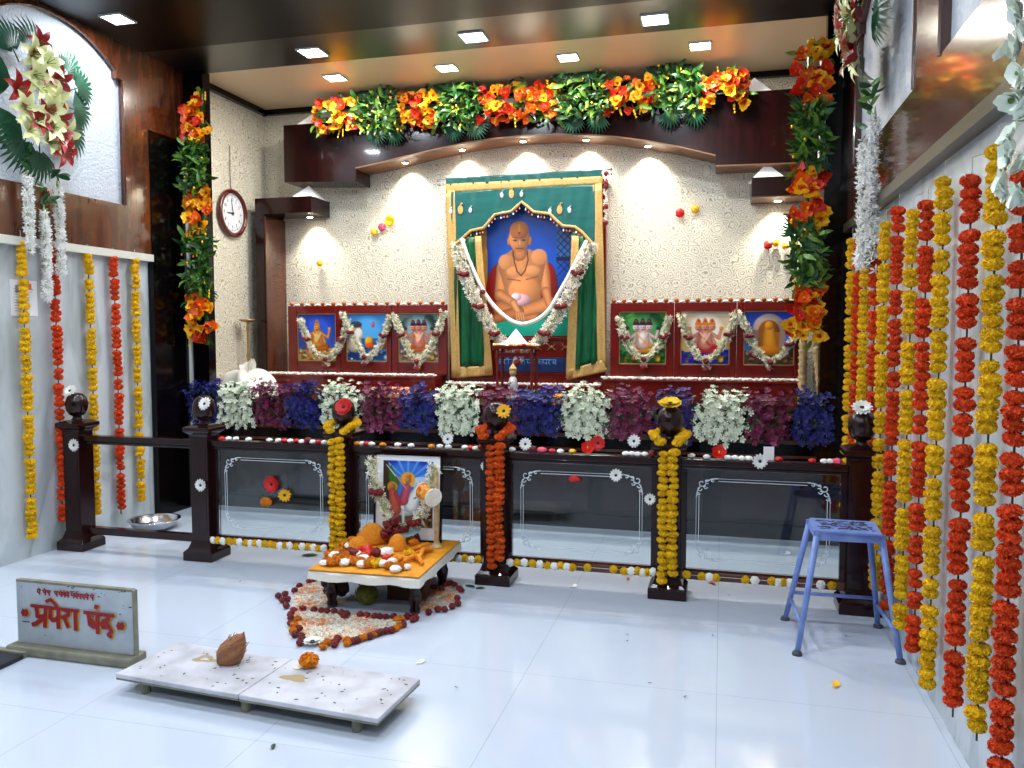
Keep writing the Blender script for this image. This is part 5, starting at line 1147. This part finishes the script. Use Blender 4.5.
# ------------------------------------------------------------------ the sign
SX, SY = -2.87, 3.02
t = thing('notice_board', 'worn white marble board lettered in red in an Indian script, standing on a stone base', 'sign', (SX, SY, 0), .0)
MB().box((-.35, -.06, 0), (.335, .06, .045)).build('base', signedge, t, bevel=.012)
MB().box((-.325, -.012, .04), (.325, .012, .345)).build('board', sign_m, t, bevel=.008)
MB().box((-.327, .0, .04), (-.322, .0135, .342)).box((.322, -.0135, .04), (.328, .0135, .342)).box((-.32, -.0125, .336), (.32, .0125, .3465)).build('edge_stain', signedge, t)
def sg(x, y):
    v = (y-118)/470.
    for _ in range(3):
        u = (x-100-48*v)/(750-18*v); v = (y-118-62*u+12*u*v)/(468)
    return (-.325+.65*u, .345-.305*v)
def strokes(S, w, m, nm, y, off=(0, 0)):
    mb = MB()
    for si, s in enumerate(S):
        yo = y-si*.00012
        ww = s[0] if isinstance(s[0], (int, float)) else w; pts = s[1:] if isinstance(s[0], (int, float)) else s
        P = [sg(px+off[0], py+off[1]) for px, py in pts]
        for a, b in zip(P, P[1:]):
            yo -= .00002
            d = Vector((b[0]-a[0], b[1]-a[1])); L = d.length or 1e-4; n = Vector((-d.y, d.x))/L*ww*.00041; e = d/L*ww*.00041*.6
            mb.prism([(a[0]-e.x+n.x, a[1]-e.y+n.y), (b[0]+e.x+n.x, b[1]+e.y+n.y), (b[0]+e.x-n.x, b[1]+e.y-n.y), (a[0]-e.x-n.x, a[1]-e.y-n.y)], yo, yo+.0008)
    mb.build(nm, m, t)
big = [(16,(225,303),(338,313)), (24,(318,315),(322,452)), (20,(256,312),(264,345),(268,378),(290,384),(318,372)), (20,(312,392),(262,432),(244,440)), (16,(252,372),(300,450)) if 0 else (16,(300,400),(262,432)),
       (16,(336,313),(418,321)), (24,(400,322),(408,455)), (20,(350,322),(352,350),(352,385),(368,402),(388,400),(404,375)), (15,(320,270),(345,255),(372,280),(398,318)),
       (16,(418,321),(525,331)), (24,(508,332),(518,462)), (18,(436,325),(462,338),(466,360),(440,376),(428,380)), (18,(440,376),(454,412),(470,446)),
       (16,(565,337),(665,347)), (24,(646,348),(656,478)), (20,(590,342),(598,380),(604,420),(628,438),(652,424)), (14,(600,372),(648,430)),
       (16,(665,347),(748,354)), (20,(716,354),(716,384),(690,396),(678,416),(690,436),(716,434)), (18,(700,412),(722,430),(740,462),(722,488),(738,500)),
       (24,(634,295),(644,300)), (26,(176,345),(200,365)), (26,(176,365),(200,347)), (34,(180,355),(196,356)), (26,(780,412),(806,434)), (26,(780,434),(806,414)), (34,(784,423),(802,425))]
big = [(w*1.2 if w < 24 else w,)+tuple(p) for w, *p in big]
strokes(big, 18, yelpaint, 'letter_shade', -.0135, (7, 5)); strokes(big, 18, redpaint, 'lettering', -.0185)
q = random.Random(8); small = []
for x0 in (255, 292, 318, 368, 398, 420, 442, 478, 500, 522, 545, 568, 600):
    y0 = 175+(x0-100)*.083; h = 34
    small += [(6,(x0-4,y0),(x0+22,y0+2)), (8,(x0+14,y0),(x0+15,y0+h)), (7,(x0,y0+4),(x0+q.uniform(-2, 8),y0+h*.5),(x0+14,y0+h*.6+q.uniform(-6, 6)))]
    if q.random() < .4: small.append((6,(x0+4,y0-12),(x0+16,y0)))
strokes(small, 7, redpaint, 'small_lettering', -.0148)
mb = MB(); q = random.Random(2)
for k in range(26):
    x, z = q.uniform(-.31, .31), q.choice((q.uniform(.3, .338), q.uniform(.3, .338), q.uniform(.06, .3))); r = q.uniform(.0015, .005); mb.box((x-r*1.5, -.0131, z-r*.6), (x+r*1.5, -.0124, z+r*.6))
mb.box((-.29, -.0131, .145), (-.25, -.0124, .151)); mb.build('chips', dirt, t)['kind'] = 'stuff'
t = thing('floor_mat', 'dark grey mat with a pale wooden edge at the left border beside the sign', 'mat', (-3.38, 2.9, 0), .0)
MB().box((-.5, -.25, 0), (.29, .04, .02)).build('mat_sheet', mat('dark_slate', (32, 36, 48), .5), t, bevel=.004); MB().box((-.5, .04, 0), (.29, .075, .03)).build('edging', signedge, t, bevel=.004)

# ------------------------------------------------------------------ blue stool
t = thing('metal_stool', 'pale blue painted metal stool with splayed legs and a worn top by the right wall', 'stool', (.575, 4.11, 0))
zt_ = .565; cs = [(-.235, .25), (-.215, -.22), (.232, -.20), (.215, .255)]; tp = [(-.14, .125), (-.13, -.125), (.155, -.115), (.14, .135)]
for (bx, by), (tx, ty) in zip(cs, tp):
    MB().tube([(bx, by, .004), (tx, ty, zt_-.02)], [.013, .0155], 12).build('leg', blue_metal, t, smooth=True); MB().lathe([(.024, 0), (.022, .012), (.015, .02)], 14, 0, T(bx, by, 0)).build('rubber_foot', rubber, t)
mb = MB()
for k in range(4): 
    a, b = tp[k], tp[(k+1) % 4]; d = Vector((b[0]-a[0], b[1]-a[1], 0)).normalized(); n = Vector((-d.y, d.x, 0))*.006
    A, B = Vector((a[0], a[1], 0))-d*.015, Vector((b[0], b[1], 0))+d*.015
    mb.add([A-n+Vector((0,0,zt_-.04)), B-n+Vector((0,0,zt_-.04)), B+n+Vector((0,0,zt_-.04)), A+n+Vector((0,0,zt_-.04)), A-n+Vector((0,0,zt_)), B-n+Vector((0,0,zt_)), B+n+Vector((0,0,zt_)), A+n+Vector((0,0,zt_))], [(0,1,2,3),(7,6,5,4),(0,4,5,1),(1,5,6,2),(2,6,7,3),(3,7,4,0)])
mb.build('apron', blue_metal, t)
MB().prism([(x*1.06, y*1.08) for x, y in tp], 0, .008, 0, T(0, 0, zt_) @ E(PI/2, 0, 0) @ Matrix.Diagonal((1, 1, 1, 1))).build('seat', blue_metal, t)
mb = MB(); q = random.Random(4)
for k in range(150):
    x, y = q.uniform(-.11, .12), q.uniform(-.09, .10); mb.box((x-.012*q.random()-.003, y-.003, zt_+.0005), (x+.012*q.random()+.003, y+.003*q.random()+.001, zt_+.0096), 0, T(x, y, 0) @ E(0, 0, q.uniform(-.6, .6)) @ T(-x, -y, 0))
mb.build('worn_patches', rust, t)
def midp(k, z):
    (bx, by), (tx, ty) = cs[k], tp[k]; f = z/zt_; return (bx+(tx-bx)*f, by+(ty-by)*f, z)
for a, b, z in ((0, 1, .13), (2, 3, .13), (0, 3, .16)): MB().tube([midp(a, z), midp(b, z)], .009, 10).build('stretcher', blue_metal, t, smooth=True)

# ------------------------------------------------------------------ loose leaves and petals on the floor
def litter(name, px, py, me, label, rz, s=1., grp=None, z=.004): p = at(px, py, 'z', 0); tag(inst(name, me, None, (p.x, p.y, z), (0, 0, rz), s), label, 'leaf' if 'leaf' in name else 'petal', grp)
lf = MB().petal(.11, .045, Matrix(), 0, .05, .05, 5, .1).data('fallen_leaf', leaf_m, True); ps = lambda m, s=1: MB().petal(.035*s, .022*s, Matrix(), 0, .15, 0, 3, .6).petal(.025*s, .018*s, E(0, 0, 1.9), 0, .1, 0, 2, .6).data('fallen_petal', m, True)
litter('fallen_leaf', 302, 556, lf, 'dark green leaf on the floor in front of the third railing post', -1.3)
litter('fallen_leaf', 466, 586, lf, 'small green leaf on the floor right of the petal carpet', -1.9, .6); litter('fallen_leaf', 476, 589, lf, 'small green leaf near the foot of the fourth post', -1.2, .5)
litter('fallen_leaf', 272, 750, lf, 'tiny leaf on the floor at the front below the plank', .3, .35)
litter('fallen_petal', 629, 580, ps(red_m), 'red petal on the floor left of the fifth post', .5, .8); litter('fallen_petal', 714, 584, ps(red_m), 'larger red petal on the floor right of the fifth post', 1.2, 1.3)
litter('fallen_petal', 574, 588, ps(white_m), 'white petal on the floor in front of the middle glass', 0, 1.3); litter('fallen_petal', 421, 664, ps(white_m), 'white petal on the floor above the right end of the plank', 0, 1)
litter('fallen_petal', 838, 687, ps(yelp_m), 'yellow petals on the bare floor in front of the blue stool', .2, 1.3)
litter('fallen_petal', 789, 555, ps(white_m, 1), 'white petal on the floor behind the right glass', .2, 1.5)
for k, (px, py) in enumerate(((240, 582), (730, 596), (628, 635), (685, 697), (712, 636), (649, 684), (627, 642), (847, 637), (457, 688), (150, 675), (405, 600))):
    litter('fallen_speck', px, py, ps(dirt, .35), 'tiny dark speck of flower debris on the white floor', k, 1, 'dark specks on the floor')
# loose flowers stuck on the wallpaper
def wf(px, py, me, label, s=1., cat='flower', y=None): p = at(px, py, 'y', YB-.03); tag(inst(me[1], me[0], None, (p.x, YB-.035, p.z), (PI/2, R()*6, 0), s), label, cat)
wf(390, 221, (GYF[0], 'gerbera'), 'yellow flower on the wallpaper left of the portrait, upper one', .9); wf(382, 227, (PUFFP[0], 'blossom'), 'pink flower on the wallpaper left of the portrait', 1.5); wf(374, 232, (PUFFY[0], 'blossom'), 'yellow bud on the wallpaper left of the portrait, lowest', 1.3)
wf(320, 263, (PUFFY[1], 'blossom'), 'yellow bud on the wallpaper above the left pictures', 1.3); wf(680, 213, (PUFFR[0], 'blossom'), 'red flower on the wallpaper right of the portrait', 1.5); wf(695, 209, (PUFFY[0], 'blossom'), 'yellow flower on the wallpaper right of the portrait', 1.3)
wf(768, 245, (PUFFR[1], 'blossom'), 'red flower on the wallpaper under the right lamp arm', 1.5); wf(776, 243, (PUFFY[0], 'blossom'), 'yellow flower on the wallpaper under the right lamp arm', 1.2); wf(785, 246, (PUFFY[1], 'blossom'), 'small yellow flower beside the hanging column on the wallpaper', 1.1)

# ------------------------------------------------------------------ world and view
w = bpy.data.worlds.new('world'); sc.world = w; w.use_nodes = True; w.node_tree.nodes['Background'].inputs[0].default_value = (.6, .7, .85, 1); w.node_tree.nodes['Background'].inputs[1].default_value = .15
sc.view_settings.view_transform = 'Standard'; sc.view_settings.look = 'None'; sc.view_settings.exposure = .5; sc.view_settings.gamma = 1; sc.view_settings.use_curve_mapping = False
